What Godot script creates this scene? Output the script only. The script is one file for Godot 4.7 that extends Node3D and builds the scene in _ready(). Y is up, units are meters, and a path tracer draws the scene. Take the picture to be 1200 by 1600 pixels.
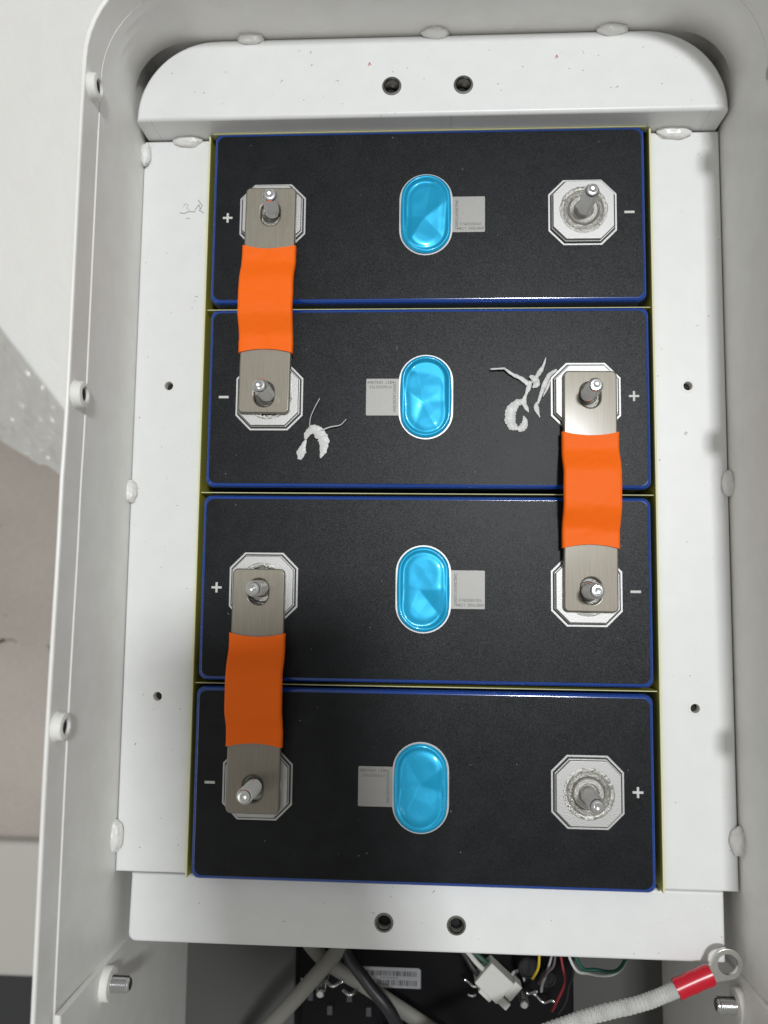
extends Node3D
# Lengths are written in millimetres; MM turns them into metres. y = 0 is the top face of the cells inside build code,
# and every thing is lifted by LIFT so that the bench top lies at 0.
const MM := 0.001
const LIFT := 212.0

var rng := RandomNumberGenerator.new()
var mats := {}
var names := {}


# ------------------------------------------------------------------ mesh builder
class MB:
	var v := PackedVector3Array()
	var n := PackedVector3Array()
	var uv := PackedVector2Array()
	var xf := Transform3D()

	func tri(a: Vector3, b: Vector3, c: Vector3, na: Vector3, nb: Vector3, nc: Vector3, ua := Vector2(), ub := Vector2(), uc := Vector2()) -> void:
		var g := (b - a).cross(c - a)
		if g.length_squared() < 1e-14:
			return
		if g.dot(na + nb + nc) > 0.0:
			put(a, na, ua); put(c, nc, uc); put(b, nb, ub)
		else:
			put(a, na, ua); put(b, nb, ub); put(c, nc, uc)

	func put(p: Vector3, q: Vector3, t: Vector2) -> void:
		v.append((xf * p) * 0.001)
		n.append((xf.basis * q).normalized())
		uv.append(t)

	func quad(a: Vector3, b: Vector3, c: Vector3, d: Vector3, na: Vector3, nb: Vector3, nc: Vector3, nd: Vector3, ua := Vector2(), ub := Vector2(), uc := Vector2(), ud := Vector2()) -> void:
		tri(a, b, c, na, nb, nc, ua, ub, uc)
		tri(a, c, d, na, nc, nd, ua, uc, ud)

	func flat(a: Vector3, b: Vector3, c: Vector3, d: Vector3, nn: Vector3) -> void:
		quad(a, b, c, d, nn, nn, nn, nn)

	# flat plate in the xz plane with rounded upper edges and through holes [x, z, r]
	func plate(poly: PackedVector2Array, y0: float, y1: float, r: float, holes := [], bottom := false, rect := Rect2(0, 0, 1, 1), hole_seg := 24) -> void:
		var p := poly.duplicate()
		var area := 0.0
		var cnt := p.size()
		for i in cnt:
			var j := (i + 1) % cnt
			area += p[i].x * p[j].y - p[j].x * p[i].y
		if area < 0:
			p.reverse()
		var en := []
		for i in cnt:
			var e := (p[(i + 1) % cnt] - p[i]).normalized()
			en.append(Vector2(e.y, -e.x))
		var steps := 3 if r > 0.0 else 0
		var rings := []
		for k in steps + 1:
			var a := PI * 0.5 * k / maxf(steps, 1)
			var d := r * (1.0 - cos(a)) if steps else 0.0
			var ring := PackedVector2Array()
			for i in cnt:
				var n1: Vector2 = en[(i + cnt - 1) % cnt]
				var n2: Vector2 = en[i]
				ring.append(p[i] - (n1 + n2) / maxf(0.3, 1.0 + n1.dot(n2)) * d)
			rings.append([ring, y1 - r + r * sin(a) if steps else y1, cos(a) if steps else 1.0, sin(a) if steps else 0.0])
		for i in cnt:
			var j := (i + 1) % cnt
			var ni: Vector2 = en[i]
			var nj: Vector2 = en[i]
			var pi_n: Vector2 = en[(i + cnt - 1) % cnt]
			var nx_n: Vector2 = en[j]
			if pi_n.dot(en[i]) > 0.8: ni = (pi_n + en[i]).normalized()
			if nx_n.dot(en[i]) > 0.8: nj = (nx_n + en[i]).normalized()
			for k in steps:
				var A = rings[k]
				var B = rings[k + 1]
				var a0: Vector2 = A[0][i]
				var a1: Vector2 = A[0][j]
				var b0: Vector2 = B[0][i]
				var b1: Vector2 = B[0][j]
				quad(Vector3(a0.x, A[1], a0.y), Vector3(a1.x, A[1], a1.y), Vector3(b1.x, B[1], b1.y), Vector3(b0.x, B[1], b0.y),
					Vector3(ni.x * A[2], A[3], ni.y * A[2]), Vector3(nj.x * A[2], A[3], nj.y * A[2]), Vector3(nj.x * B[2], B[3], nj.y * B[2]), Vector3(ni.x * B[2], B[3], ni.y * B[2]),
					(a0 - rect.position) / rect.size, (a1 - rect.position) / rect.size, (b1 - rect.position) / rect.size, (b0 - rect.position) / rect.size)
			var ys: float = rings[0][1]
			quad(Vector3(p[i].x, y0, p[i].y), Vector3(p[j].x, y0, p[j].y), Vector3(p[j].x, ys, p[j].y), Vector3(p[i].x, ys, p[i].y),
				Vector3(ni.x, 0, ni.y), Vector3(nj.x, 0, nj.y), Vector3(nj.x, 0, nj.y), Vector3(ni.x, 0, ni.y),
				(p[i] - rect.position) / rect.size, (p[j] - rect.position) / rect.size, (p[j] - rect.position) / rect.size, (p[i] - rect.position) / rect.size)
		var lid := PackedVector2Array()
		for q in rings[steps][0]:
			if lid.is_empty() or (lid[-1].distance_to(q) > 0.02 and lid[0].distance_to(q) > 0.02):
				lid.append(q)
		face(lid, y1, Vector3.UP, holes, rect, hole_seg)
		if bottom:
			face(p, y0, Vector3.DOWN, holes, rect, hole_seg)
		for h in holes:
			for k in hole_seg:
				var a := TAU * k / hole_seg
				var b := TAU * (k + 1) / hole_seg
				var ca := Vector3(cos(a), 0, sin(a))
				var cb := Vector3(cos(b), 0, sin(b))
				var o := Vector3(h[0], 0, h[1])
				quad(o + ca * h[2] + Vector3(0, y1, 0), o + cb * h[2] + Vector3(0, y1, 0), o + cb * h[2] + Vector3(0, y0, 0), o + ca * h[2] + Vector3(0, y0, 0), -ca, -cb, -cb, -ca)

	func face(poly: PackedVector2Array, y: float, up: Vector3, holes := [], rect := Rect2(0, 0, 1, 1), hole_seg := 24) -> void:
		var pieces := [poly]
		for h in holes:
			var circle := PackedVector2Array()
			for k in hole_seg:
				circle.append(Vector2(h[0], h[1]) + Vector2(cos(TAU * k / hole_seg), sin(TAU * k / hole_seg)) * h[2])
			var left := PackedVector2Array([Vector2(-9999, -9999), Vector2(h[0], -9999), Vector2(h[0], 9999), Vector2(-9999, 9999)])
			var right := PackedVector2Array([Vector2(h[0], -9999), Vector2(9999, -9999), Vector2(9999, 9999), Vector2(h[0], 9999)])
			var nxt := []
			for q in pieces:
				if Geometry2D.intersect_polygons(q, circle).is_empty():
					nxt.append(q)
					continue
				for side in [left, right]:
					for part in Geometry2D.intersect_polygons(q, side):
						for bit in Geometry2D.clip_polygons(part, circle):
							nxt.append(bit)
			pieces = nxt
		for q in pieces:
			var ids := Geometry2D.triangulate_polygon(q)
			for t in range(0, ids.size(), 3):
				var a: Vector2 = q[ids[t]]
				var b: Vector2 = q[ids[t + 1]]
				var c: Vector2 = q[ids[t + 2]]
				tri(Vector3(a.x, y, a.y), Vector3(b.x, y, b.y), Vector3(c.x, y, c.y), up, up, up, (a - rect.position) / rect.size, (b - rect.position) / rect.size, (c - rect.position) / rect.size)

	# turned shape about +y through o; profile of (r, y)
	func lathe(prof: PackedVector2Array, seg: int, o := Vector3.ZERO, smooth := false) -> void:
		var en := []
		for i in prof.size() - 1:
			var d := (prof[i + 1] - prof[i]).normalized()
			en.append(Vector2(-d.y, d.x))
		for i in prof.size() - 1:
			var n0: Vector2 = en[i]
			var n1: Vector2 = en[i]
			if smooth:
				if i > 0: n0 = (en[i - 1] + en[i]).normalized()
				if i < prof.size() - 2: n1 = (en[i + 1] + en[i]).normalized()
			for k in seg:
				var a := TAU * k / seg
				var b := TAU * (k + 1) / seg
				var ca := Vector3(cos(a), 0, sin(a))
				var cb := Vector3(cos(b), 0, sin(b))
				var p := prof[i]
				var q := prof[i + 1]
				quad(o + ca * p.x + Vector3(0, p.y, 0), o + cb * p.x + Vector3(0, p.y, 0), o + cb * q.x + Vector3(0, q.y, 0), o + ca * q.x + Vector3(0, q.y, 0),
					ca * n0.x + Vector3(0, n0.y, 0), cb * n0.x + Vector3(0, n0.y, 0), cb * n1.x + Vector3(0, n1.y, 0), ca * n1.x + Vector3(0, n1.y, 0))

	# round or flattened tube along points; rad may be a number or one per point; flat squeezes it in y
	func tube(pts: PackedVector3Array, rad, seg := 8, caps := true, squash := 1.0) -> void:
		var cnt := pts.size()
		var rings := []
		var nrm := []
		var side := Vector3.ZERO
		for i in cnt:
			var t := (pts[mini(i + 1, cnt - 1)] - pts[maxi(i - 1, 0)]).normalized()
			if i == 0:
				side = t.cross(Vector3.UP)
				if side.length() < 0.1: side = t.cross(Vector3.RIGHT)
			side = (side - t * side.dot(t)).normalized()
			var up := side.cross(t).normalized()
			var r: float = rad[i] if rad is Array or rad is PackedFloat32Array else rad
			var ring := []
			var rn := []
			for k in seg:
				var a := TAU * k / seg
				ring.append(pts[i] + side * cos(a) * r + up * sin(a) * r * squash)
				rn.append((side * cos(a) + up * sin(a) / squash).normalized())
			rings.append(ring)
			nrm.append(rn)
		for i in cnt - 1:
			for k in seg:
				var j := (k + 1) % seg
				quad(rings[i][k], rings[i][j], rings[i + 1][j], rings[i + 1][k], nrm[i][k], nrm[i][j], nrm[i + 1][j], nrm[i + 1][k],
					Vector2(float(k) / seg, i), Vector2(float(k + 1) / seg, i), Vector2(float(k + 1) / seg, i + 1), Vector2(float(k) / seg, i + 1))
		if caps:
			for e in [0, cnt - 1]:
				var t: Vector3 = (pts[0] - pts[1]).normalized() if e == 0 else (pts[cnt - 1] - pts[cnt - 2]).normalized()
				for k in seg:
					tri(pts[e], rings[e][k], rings[e][(k + 1) % seg], t, t, t)

	func box(lo: Vector3, hi: Vector3, r := 0.0) -> void:
		plate(PackedVector2Array([Vector2(lo.x, lo.z), Vector2(hi.x, lo.z), Vector2(hi.x, hi.z), Vector2(lo.x, hi.z)]), lo.y, hi.y, r, [], true)

	func done() -> ArrayMesh:
		var arr := []
		arr.resize(Mesh.ARRAY_MAX)
		arr[Mesh.ARRAY_VERTEX] = v
		arr[Mesh.ARRAY_NORMAL] = n
		arr[Mesh.ARRAY_TEX_UV] = uv
		var m := ArrayMesh.new()
		m.add_surface_from_arrays(Mesh.PRIMITIVE_TRIANGLES, arr)
		return m


# ------------------------------------------------------------------ helpers
func numbered(called: String) -> String:
	var k: int = names.get(called, 0)
	names[called] = k + 1
	return called if k == 0 else "%s_%03d" % [called, k]

func spot(x: float, y: float, z: float) -> Vector3:
	return Vector3(x, y + LIFT, z) * MM

func tag(o: Node3D, label: String, category := "", group := "", kind := "") -> Node3D:
	if label: o.set_meta("label", label)
	if category: o.set_meta("category", category)
	if group: o.set_meta("group", group)
	if kind: o.set_meta("kind", kind)
	return o

func thing(called: String, at: Vector3, label: String, category: String, group := "") -> Node3D:
	var o := Node3D.new()
	o.name = numbered(called)
	add_child(o)
	o.position = at
	return tag(o, label, category, group)

func obj(called: String, mesh: Mesh, m: Material, parent: Node3D = self) -> MeshInstance3D:
	var o := MeshInstance3D.new()
	o.name = called if parent != self else numbered(called)
	o.mesh = mesh
	o.material_override = m
	parent.add_child(o, true)
	return o

func solo(called: String, b: MB, m: Material, at: Vector3, label: String, category: String, group := "") -> MeshInstance3D:
	var o := obj(called, b.done(), m)
	o.position = at
	tag(o, label, category, group)
	return o

func lin(r: float, g: float, b: float) -> Color:
	return Color(r, g, b).linear_to_srgb()

func mat(c: Color, rough: float, metal := 0.0, spec := 0.5) -> StandardMaterial3D:
	var m := StandardMaterial3D.new()
	m.albedo_color = c
	m.roughness = rough
	m.metallic = metal
	m.metallic_specular = spec
	return m

func noise_tex(freq: float, size: int, normal: bool, bump := 4.0, seed_n := 1, type := FastNoiseLite.TYPE_SIMPLEX, oct := 3) -> NoiseTexture2D:
	var f := FastNoiseLite.new()
	f.noise_type = type
	f.frequency = freq
	f.seed = seed_n
	f.fractal_octaves = oct
	var t := NoiseTexture2D.new()
	t.width = size
	t.height = size
	t.seamless = true
	t.noise = f
	t.as_normal_map = normal
	t.bump_strength = bump
	return t

func grain(m: StandardMaterial3D, t: Texture2D, tile: Vector3, strength: float) -> void:
	m.uv1_triplanar = true
	m.uv1_scale = Vector3(1.0 / (tile.x * MM), 1.0 / (tile.y * MM), 1.0 / (tile.z * MM))
	m.normal_enabled = true
	m.normal_texture = t
	m.normal_scale = strength

func rrect(x0: float, z0: float, x1: float, z1: float, r: float, seg := 5) -> PackedVector2Array:
	var p := PackedVector2Array()
	var c := [Vector2(x1 - r, z1 - r), Vector2(x0 + r, z1 - r), Vector2(x0 + r, z0 + r), Vector2(x1 - r, z0 + r)]
	for i in 4:
		for k in seg + 1:
			var a := PI * 0.5 * (i + float(k) / seg)
			p.append(c[i] + Vector2(cos(a), sin(a)) * r)
	return p

func rect4(x0: float, z0: float, x1: float, z1: float) -> PackedVector2Array:
	return PackedVector2Array([Vector2(x0, z0), Vector2(x1, z0), Vector2(x1, z1), Vector2(x0, z1)])

func octagon(w: float, h: float, c: float) -> PackedVector2Array:
	return PackedVector2Array([Vector2(-w + c, -h), Vector2(w - c, -h), Vector2(w, -h + c), Vector2(w, h - c), Vector2(w - c, h), Vector2(-w + c, h), Vector2(-w, h - c), Vector2(-w, -h + c)])

func stadium(w: float, h: float, seg := 14) -> PackedVector2Array:
	var p := PackedVector2Array()
	for k in seg + 1:
		var a := PI * k / seg
		p.append(Vector2(cos(a) * w, h - w + sin(a) * w))
	for k in seg + 1:
		var a := PI + PI * k / seg
		p.append(Vector2(cos(a) * w, -(h - w) + sin(a) * w))
	return p

func ring_face(b: MB, outer: PackedVector2Array, inner: PackedVector2Array, y0: float, y1: float) -> void:
	# band between two polygons with the same number of corners, with its two walls
	var c := outer.size()
	for i in c:
		var j := (i + 1) % c
		var o0 := Vector3(outer[i].x, y1, outer[i].y)
		var o1 := Vector3(outer[j].x, y1, outer[j].y)
		var i0 := Vector3(inner[i].x, y1, inner[i].y)
		var i1 := Vector3(inner[j].x, y1, inner[j].y)
		var d := Vector3(0, y0 - y1, 0)
		b.flat(o0, o1, i1, i0, Vector3.UP)
		var nn := (o1 - o0).cross(Vector3.UP).normalized()
		if nn.dot(o0) < 0: nn = -nn
		b.flat(o0, o1, o1 + d, o0 + d, nn)
		b.flat(i0, i1, i1 + d, i0 + d, -nn)

func curve(pts: Array, per := 8) -> PackedVector3Array:
	var out := PackedVector3Array()
	for i in pts.size() - 1:
		var a: Vector3 = pts[maxi(i - 1, 0)]
		var b: Vector3 = pts[i]
		var c: Vector3 = pts[i + 1]
		var d: Vector3 = pts[mini(i + 2, pts.size() - 1)]
		for k in per:
			out.append(b.cubic_interpolate(c, a, d, float(k) / per))
	out.append(pts[-1])
	return out

func axis_x(sign_x: float) -> Basis:
	# y of the turned part points along +x or -x
	return Basis(Vector3(0, -sign_x, 0), Vector3(sign_x, 0, 0), Vector3(0, 0, 1))


# ------------------------------------------------------------------ textures
func speckled(w: int, h: int, base: Color, amp: float, specks: int, speck: Color, seed_n: int, big := 0) -> Image:
	var r := RandomNumberGenerator.new()
	r.seed = seed_n
	var f := FastNoiseLite.new()
	f.seed = seed_n
	f.frequency = 0.012
	f.fractal_octaves = 4
	var im := Image.create(w, h, false, Image.FORMAT_RGB8)
	for y in h:
		for x in w:
			var k := 1.0 + amp * f.get_noise_2d(x, y) + r.randf_range(-amp, amp) * 0.35
			im.set_pixel(x, y, Color(base.r * k, base.g * k, base.b * k))
	for i in specks:
		var x := r.randi_range(1, w - 4)
		var y := r.randi_range(1, h - 4)
		var s := 1 if r.randf() < 0.75 else 2
		im.fill_rect(Rect2i(x, y, s, s), base.lerp(speck, r.randf_range(0.35, 0.95)))
	for i in big:
		var p := Vector2(r.randf_range(4, w - 8), r.randf_range(4, h - 8))
		var d := Vector2.from_angle(r.randf() * TAU)
		for k in r.randi_range(3, 8):
			im.fill_rect(Rect2i(int(p.x), int(p.y), 2 if k < 3 else 1, 1), base.lerp(speck, 0.8))
			p += d
			d = d.rotated(r.randf_range(-0.5, 0.5))
			p = p.clamp(Vector2(1, 1), Vector2(w - 4, h - 4))
	return im

func stroke(im: Image, pts: Array, c: Color, width: float, strength := 1.0) -> void:
	for i in pts.size() - 1:
		var a: Vector2 = pts[i]
		var b: Vector2 = pts[i + 1]
		var steps := int(a.distance_to(b)) * 2 + 2
		for k in steps:
			var p := a.lerp(b, float(k) / steps)
			for dx in range(-2, 3):
				for dy in range(-2, 3):
					var q := Vector2i(int(p.x) + dx, int(p.y) + dy)
					if q.x < 0 or q.y < 0 or q.x >= im.get_width() or q.y >= im.get_height(): continue
					var cover := clampf(width * 0.5 + 0.5 - Vector2(q).distance_to(p), 0.0, 1.0)
					if cover > 0.0:
						im.set_pixelv(q, im.get_pixelv(q).lerp(c, cover * strength * 0.6))

func painted(im: Image, rough := 0.42) -> StandardMaterial3D:
	var m := mat(Color.WHITE, rough)
	m.albedo_texture = ImageTexture.create_from_image(im)
	return m


# ------------------------------------------------------------------ scene
func _ready() -> void:
	rng.seed = 7
	light_and_camera()
	make_materials()
	bench()
	steel_case()
	brackets()
	insulation()
	cells()
	busbars()
	glue_and_scraps()
	electronics()
	lead()
	overhead()


func light_and_camera() -> void:
	var cam := Camera3D.new()
	cam.name = "camera"
	add_child(cam)
	var right := Vector3(0.99856, -0.05235, -0.01184)
	var down := Vector3(0.00722, -0.08759, 0.99613)
	var ahead := Vector3(-0.05319, -0.99478, -0.08709)
	cam.transform = Transform3D(Basis(right, -down, -ahead).orthonormalized(), spot(0.63, 301.55, 34.3))
	var at := CameraAttributesPhysical.new()
	at.frustum_focal_length = 18.25
	at.frustum_focus_distance = 0.302
	at.frustum_near = 0.02
	at.frustum_far = 20.0
	at.exposure_aperture = 5.0
	cam.attributes = at
	cam.current = true

	var e := Environment.new()
	e.background_mode = Environment.BG_COLOR
	e.background_color = lin(0.35, 0.352, 0.338)
	e.tonemap_mode = Environment.TONE_MAPPER_LINEAR
	e.tonemap_exposure = 1.0
	e.sdfgi_enabled = true
	e.ssao_enabled = true
	e.ssil_enabled = true
	var we := WorldEnvironment.new()
	we.name = "room_light"
	we.environment = e
	add_child(we)

	var lamp := AreaLight3D.new()
	lamp.name = "lamp_light"
	lamp.area_size = Vector2(0.15, 0.19)
	lamp.area_normalize_energy = true
	lamp.light_energy = 2.38
	lamp.light_color = Color(0.985, 0.995, 1.0)
	lamp.area_range = 6.0
	lamp.area_attenuation = 2.0
	lamp.shadow_enabled = true
	add_child(lamp)
	lamp.look_at_from_position(spot(300, 1892, -290), spot(300, 0, -290), Vector3.RIGHT)
	var added_fill_lamp := AreaLight3D.new()
	added_fill_lamp.name = "added_fill_light"  # added light: fill from the left and glare on the bench
	added_fill_lamp.area_size = Vector2(0.5, 0.5)
	added_fill_lamp.area_normalize_energy = true
	added_fill_lamp.light_energy = 0.14
	added_fill_lamp.light_color = Color(1.0, 0.985, 0.96)
	added_fill_lamp.area_range = 6.0
	added_fill_lamp.area_attenuation = 2.0
	added_fill_lamp.shadow_enabled = true
	add_child(added_fill_lamp)
	added_fill_lamp.look_at_from_position(spot(-1180, 1583, 552), spot(-1180, 0, 552), Vector3.RIGHT)


func make_materials() -> void:
	var orange_peel := noise_tex(0.05, 512, true, 3.0, 3)
	var fine := noise_tex(0.22, 512, true, 6.0, 5)
	var paint := mat(lin(0.84, 0.832, 0.812), 0.42)
	grain(paint, orange_peel, Vector3(60, 60, 60), 0.10)
	var smudge := noise_tex(0.006, 512, false, 1.0, 51, FastNoiseLite.TYPE_SIMPLEX, 5)
	var tone := Gradient.new()
	tone.set_color(0, Color(0.97, 0.967, 0.96))
	tone.set_color(1, Color(1, 1, 1))
	smudge.color_ramp = tone
	paint.albedo_texture = smudge
	mats.paint = paint
	mats.orange_peel = orange_peel
	mats.fine = fine
	mats.hole_shade = mat(lin(0.006, 0.006, 0.006), 0.7)  # near-black that paints the shade inside holes
	var blue := mat(lin(0.004, 0.045, 0.26), 0.16)
	blue.clearcoat_enabled = true
	blue.clearcoat = 0.6
	blue.clearcoat_roughness = 0.12
	mats.blue = blue
	var alu := mat(lin(0.47, 0.467, 0.46), 0.52, 1.0)
	grain(alu, noise_tex(0.06, 512, true, 5.0, 9, FastNoiseLite.TYPE_SIMPLEX, 4), Vector3(26, 26, 26), 0.10)
	mats.alu = alu
	var weld := mat(lin(0.52, 0.51, 0.48), 0.42, 1.0)
	grain(weld, noise_tex(0.07, 512, true, 10.0, 12), Vector3(18, 18, 18), 0.4)
	mats.weld = weld
	mats.steel = mat(lin(0.72, 0.72, 0.72), 0.2, 1.0)
	mats.gasket = mat(lin(0.012, 0.012, 0.013), 0.45)
	var rim := mat(lin(0.50, 0.51, 0.52), 0.4, 0.5)
	mats.rim = rim
	mats.mark = mat(lin(0.60, 0.60, 0.58), 0.5)
	var film := mat(lin(0.0, 0.34, 0.60), 0.42, 0.4)
	film.clearcoat_enabled = true
	film.clearcoat = 0.35
	film.clearcoat_roughness = 0.10
	mats.film = film
	var foil := mat(lin(0.44, 0.43, 0.415), 0.55, 0.85)
	grain(foil, noise_tex(0.25, 512, true, 5.0, 22), Vector3(40, 40, 40), 0.035)
	var dots := noise_tex(0.3, 512, false, 1.0, 23)
	var dr := Gradient.new()
	dr.set_color(0, Color(0.72, 0.72, 0.72))
	dr.set_color(1, Color(1, 1, 1))
	dots.color_ramp = dr
	foil.albedo_texture = dots
	mats.foil = foil
	mats.etch = mat(lin(0.10, 0.10, 0.10), 0.85)
	var nickel := mat(lin(0.31, 0.285, 0.24), 0.62, 1.0)
	grain(nickel, noise_tex(0.11, 512, true, 5.0, 31), Vector3(10, 10, 240), 0.03)
	nickel.clearcoat_enabled = true
	nickel.clearcoat = 0.7
	nickel.clearcoat_roughness = 0.16
	var worn := noise_tex(0.02, 512, false, 1.0, 77, FastNoiseLite.TYPE_SIMPLEX, 5)
	var ramp := Gradient.new()
	ramp.set_color(0, Color(0.93, 0.925, 0.91))
	ramp.set_color(1, Color(1, 1, 1))
	worn.color_ramp = ramp
	nickel.albedo_texture = worn
	mats.nickel = nickel
	var orange := mat(lin(0.95, 0.15, 0.006), 0.55, 0.0, 0.3)
	grain(orange, noise_tex(0.03, 512, true, 3.0, 35), Vector3(60, 60, 60), 0.05)
	mats.orange = orange
	var yellow := mat(lin(0.50, 0.47, 0.08), 0.42)
	mats.yellow = yellow
	mats.yellow_edge = mat(lin(0.72, 0.71, 0.42), 0.55)
	var glue := mat(lin(0.78, 0.765, 0.745), 0.28)
	glue.subsurf_scatter_enabled = true
	glue.subsurf_scatter_strength = 0.03
	grain(glue, noise_tex(0.03, 256, true, 4.0, 41), Vector3(14, 14, 14), 0.2)
	mats.glue = glue
	mats.scrap = mat(lin(0.60, 0.60, 0.59), 0.4)
	mats.collar = mat(lin(0.80, 0.79, 0.76), 0.4)


# ------------------------------------------------------------------ bench and what lies on it
func bench() -> void:
	var im := speckled(1024, 1024, lin(0.36, 0.322, 0.288), 0.06, 700, lin(0.14, 0.12, 0.1), 91, 60)  # off-white laminate drawn brownish grey: the shadow on it is in the colour
	var m := painted(im, 0.25)
	var b := MB.new()
	b.plate(rrect(-900, -900, 700, 292, 6), -24, 0, 2.0, [], true, Rect2(-900, -900, 1600, 1192))
	var t := thing("workbench", Vector3.ZERO, "worn workbench top with shade painted in as brownish grey, beside the white case", "workbench")
	obj("bench_top", b.done(), m, t)
	b = MB.new()
	b.plate(rect4(-880, -880, 680, 270), -60, -24.5, 0.0, [], true)
	obj("apron", b.done(), mat(lin(0.05, 0.05, 0.055), 0.6), t)

	# soft white foam sheet, slightly quilted, one edge running diagonally
	var f := FastNoiseLite.new()
	f.seed = 4
	f.frequency = 0.012
	b = MB.new()
	var nx := 110
	var nz := 110
	var hgt := func(x: float, z: float) -> float: return 4.0 + 1.6 * f.get_noise_2d(x, z) + 0.6 * f.get_noise_2d(x * 3.3 + 70, z * 3.3)
	var edge := func(u: float, w: float) -> Vector2:
		# w = 0 at the far end, 1 at the diagonal edge
		var x := lerpf(-520.0, -60.0, u)
		var z_edge := -137.5 + (x + 296.0) * 1.2
		return Vector2(x, lerpf(-620.0, z_edge, w))
	for i in nx:
		for k in nz:
			var c := []
			var cn := []
			for o in [[0, 0], [1, 0], [1, 1], [0, 1]]:
				var p: Vector2 = edge.call(float(i + o[0]) / nx, float(k + o[1]) / nz)
				var h: float = hgt.call(p.x, p.y)
				if k + o[1] == nz: h = 0.3
				var hx: float = hgt.call(p.x + 1.0, p.y) - hgt.call(p.x, p.y)
				var hz: float = hgt.call(p.x, p.y + 1.0) - hgt.call(p.x, p.y)
				c.append(Vector3(p.x, h, p.y))
				cn.append(Vector3(-hx, 1, -hz).normalized())
			b.quad(c[0], c[1], c[2], c[3], cn[0], cn[1], cn[2], cn[3])
	var foam := mat(lin(0.86, 0.85, 0.83), 0.55)
	foam.subsurf_scatter_enabled = true
	foam.subsurf_scatter_strength = 0.15
	grain(foam, noise_tex(0.03, 512, true, 5.0, 61), Vector3(70, 70, 70), 0.3)
	foam.clearcoat_enabled = true
	foam.clearcoat = 0.4
	foam.clearcoat_roughness = 0.25
	solo("foam_sheet", b, foam, Vector3.ZERO, "white packing foam sheet with a diagonal edge beside the case", "foam sheet")

	# crumpled clear plastic bag lying next to it
	b = MB.new()
	var g := FastNoiseLite.new()
	g.seed = 11
	g.frequency = 0.035
	g.noise_type = FastNoiseLite.TYPE_CELLULAR
	g.cellular_return_type = FastNoiseLite.RETURN_DISTANCE2_SUB
	var hb := func(x: float, z: float) -> float: return 3.5 + 5.0 * g.get_noise_2d(x, z) + 1.8 * f.get_noise_2d(x * 5.0, z * 5.0)
	nx = 130
	nz = 90
	for i in nx:
		for k in nz:
			var c := []
			var cn := []
			for o in [[0, 0], [1, 0], [1, 1], [0, 1]]:
				var u := float(i + o[0]) / nx
				var w := float(k + o[1]) / nz
				var x := lerpf(-430.0, -60.0, u)
				var z0 := -141.0 + (x + 296.0) * 1.2
				var z1 := -58.0 + (x + 291.0) * 0.55 + 6.0 * f.get_noise_2d(x * 2.0, 5.0)
				var z := lerpf(z0, z1, w)
				var h: float = maxf(0.8, hb.call(x, z)) * smoothstep(0.0, 0.06, w) * smoothstep(1.0, 0.9, w) + 0.8
				c.append(Vector3(x, h, z))
				var hx: float = hb.call(x + 0.8, z) - hb.call(x - 0.8, z)
				var hz: float = hb.call(x, z + 0.8) - hb.call(x, z - 0.8)
				cn.append(Vector3(-hx, 1.6, -hz).normalized())
			b.quad(c[0], c[1], c[2], c[3], cn[0], cn[1], cn[2], cn[3])
	var clear := mat(Color(lin(0.80, 0.80, 0.78), 0.5), 0.2)
	clear.transparency = BaseMaterial3D.TRANSPARENCY_ALPHA
	solo("plastic_bag", b, clear, Vector3.ZERO, "crumpled translucent plastic bag lying along the foam sheet's diagonal edge", "plastic bag")

	# added pale plate for the lit bench front, cut by the frame at left
	b = MB.new()
	b.plate(rrect(-420, 205, -180, 288, 7), 0.5, 9, 3.0, [], true)
	solo("lit_bench_front", b, mat(lin(0.47, 0.455, 0.42), 0.35), Vector3.ZERO, "flat pale plate added as the lit front part of the workbench", "lid")

	b = MB.new()
	b.tube(curve([Vector3(-300, 10.5, 276), Vector3(-283, 11.5, 273), Vector3(-276, 10.6, 275), Vector3(-273, 10.4, 279)], 8), 1.5, 8, true)
	solo("metal_clip", b, mats.steel, Vector3.ZERO, "small bright metal clip lying on the pale bench front", "clip")

	b = MB.new()
	b.tube(curve([Vector3(-306, 0.9, 92), Vector3(-296, 2.6, 88), Vector3(-289, 1.1, 82), Vector3(-281, 0.9, 77)], 6), 0.9, 7, true)
	solo("wire_offcut", b, mat(lin(0.09, 0.05, 0.04), 0.5), Vector3.ZERO, "short dark brown wire offcut on the bare workbench", "wire")

	b = MB.new()
	b.plate(rect4(-1500, -1500, 1500, 1500), -760, -740, 0.0)
	var fl := obj("floor", b.done(), mat(lin(0.05, 0.05, 0.055), 0.6))
	fl.set_meta("kind", "structure")


# ------------------------------------------------------------------ steel case
func bow(z: float) -> float:
	return 1.5 * smoothstep(-40.0, 110.0, z) + 0.25 * exp(-pow((z - 4.0) / 12.0, 2.0))

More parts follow.
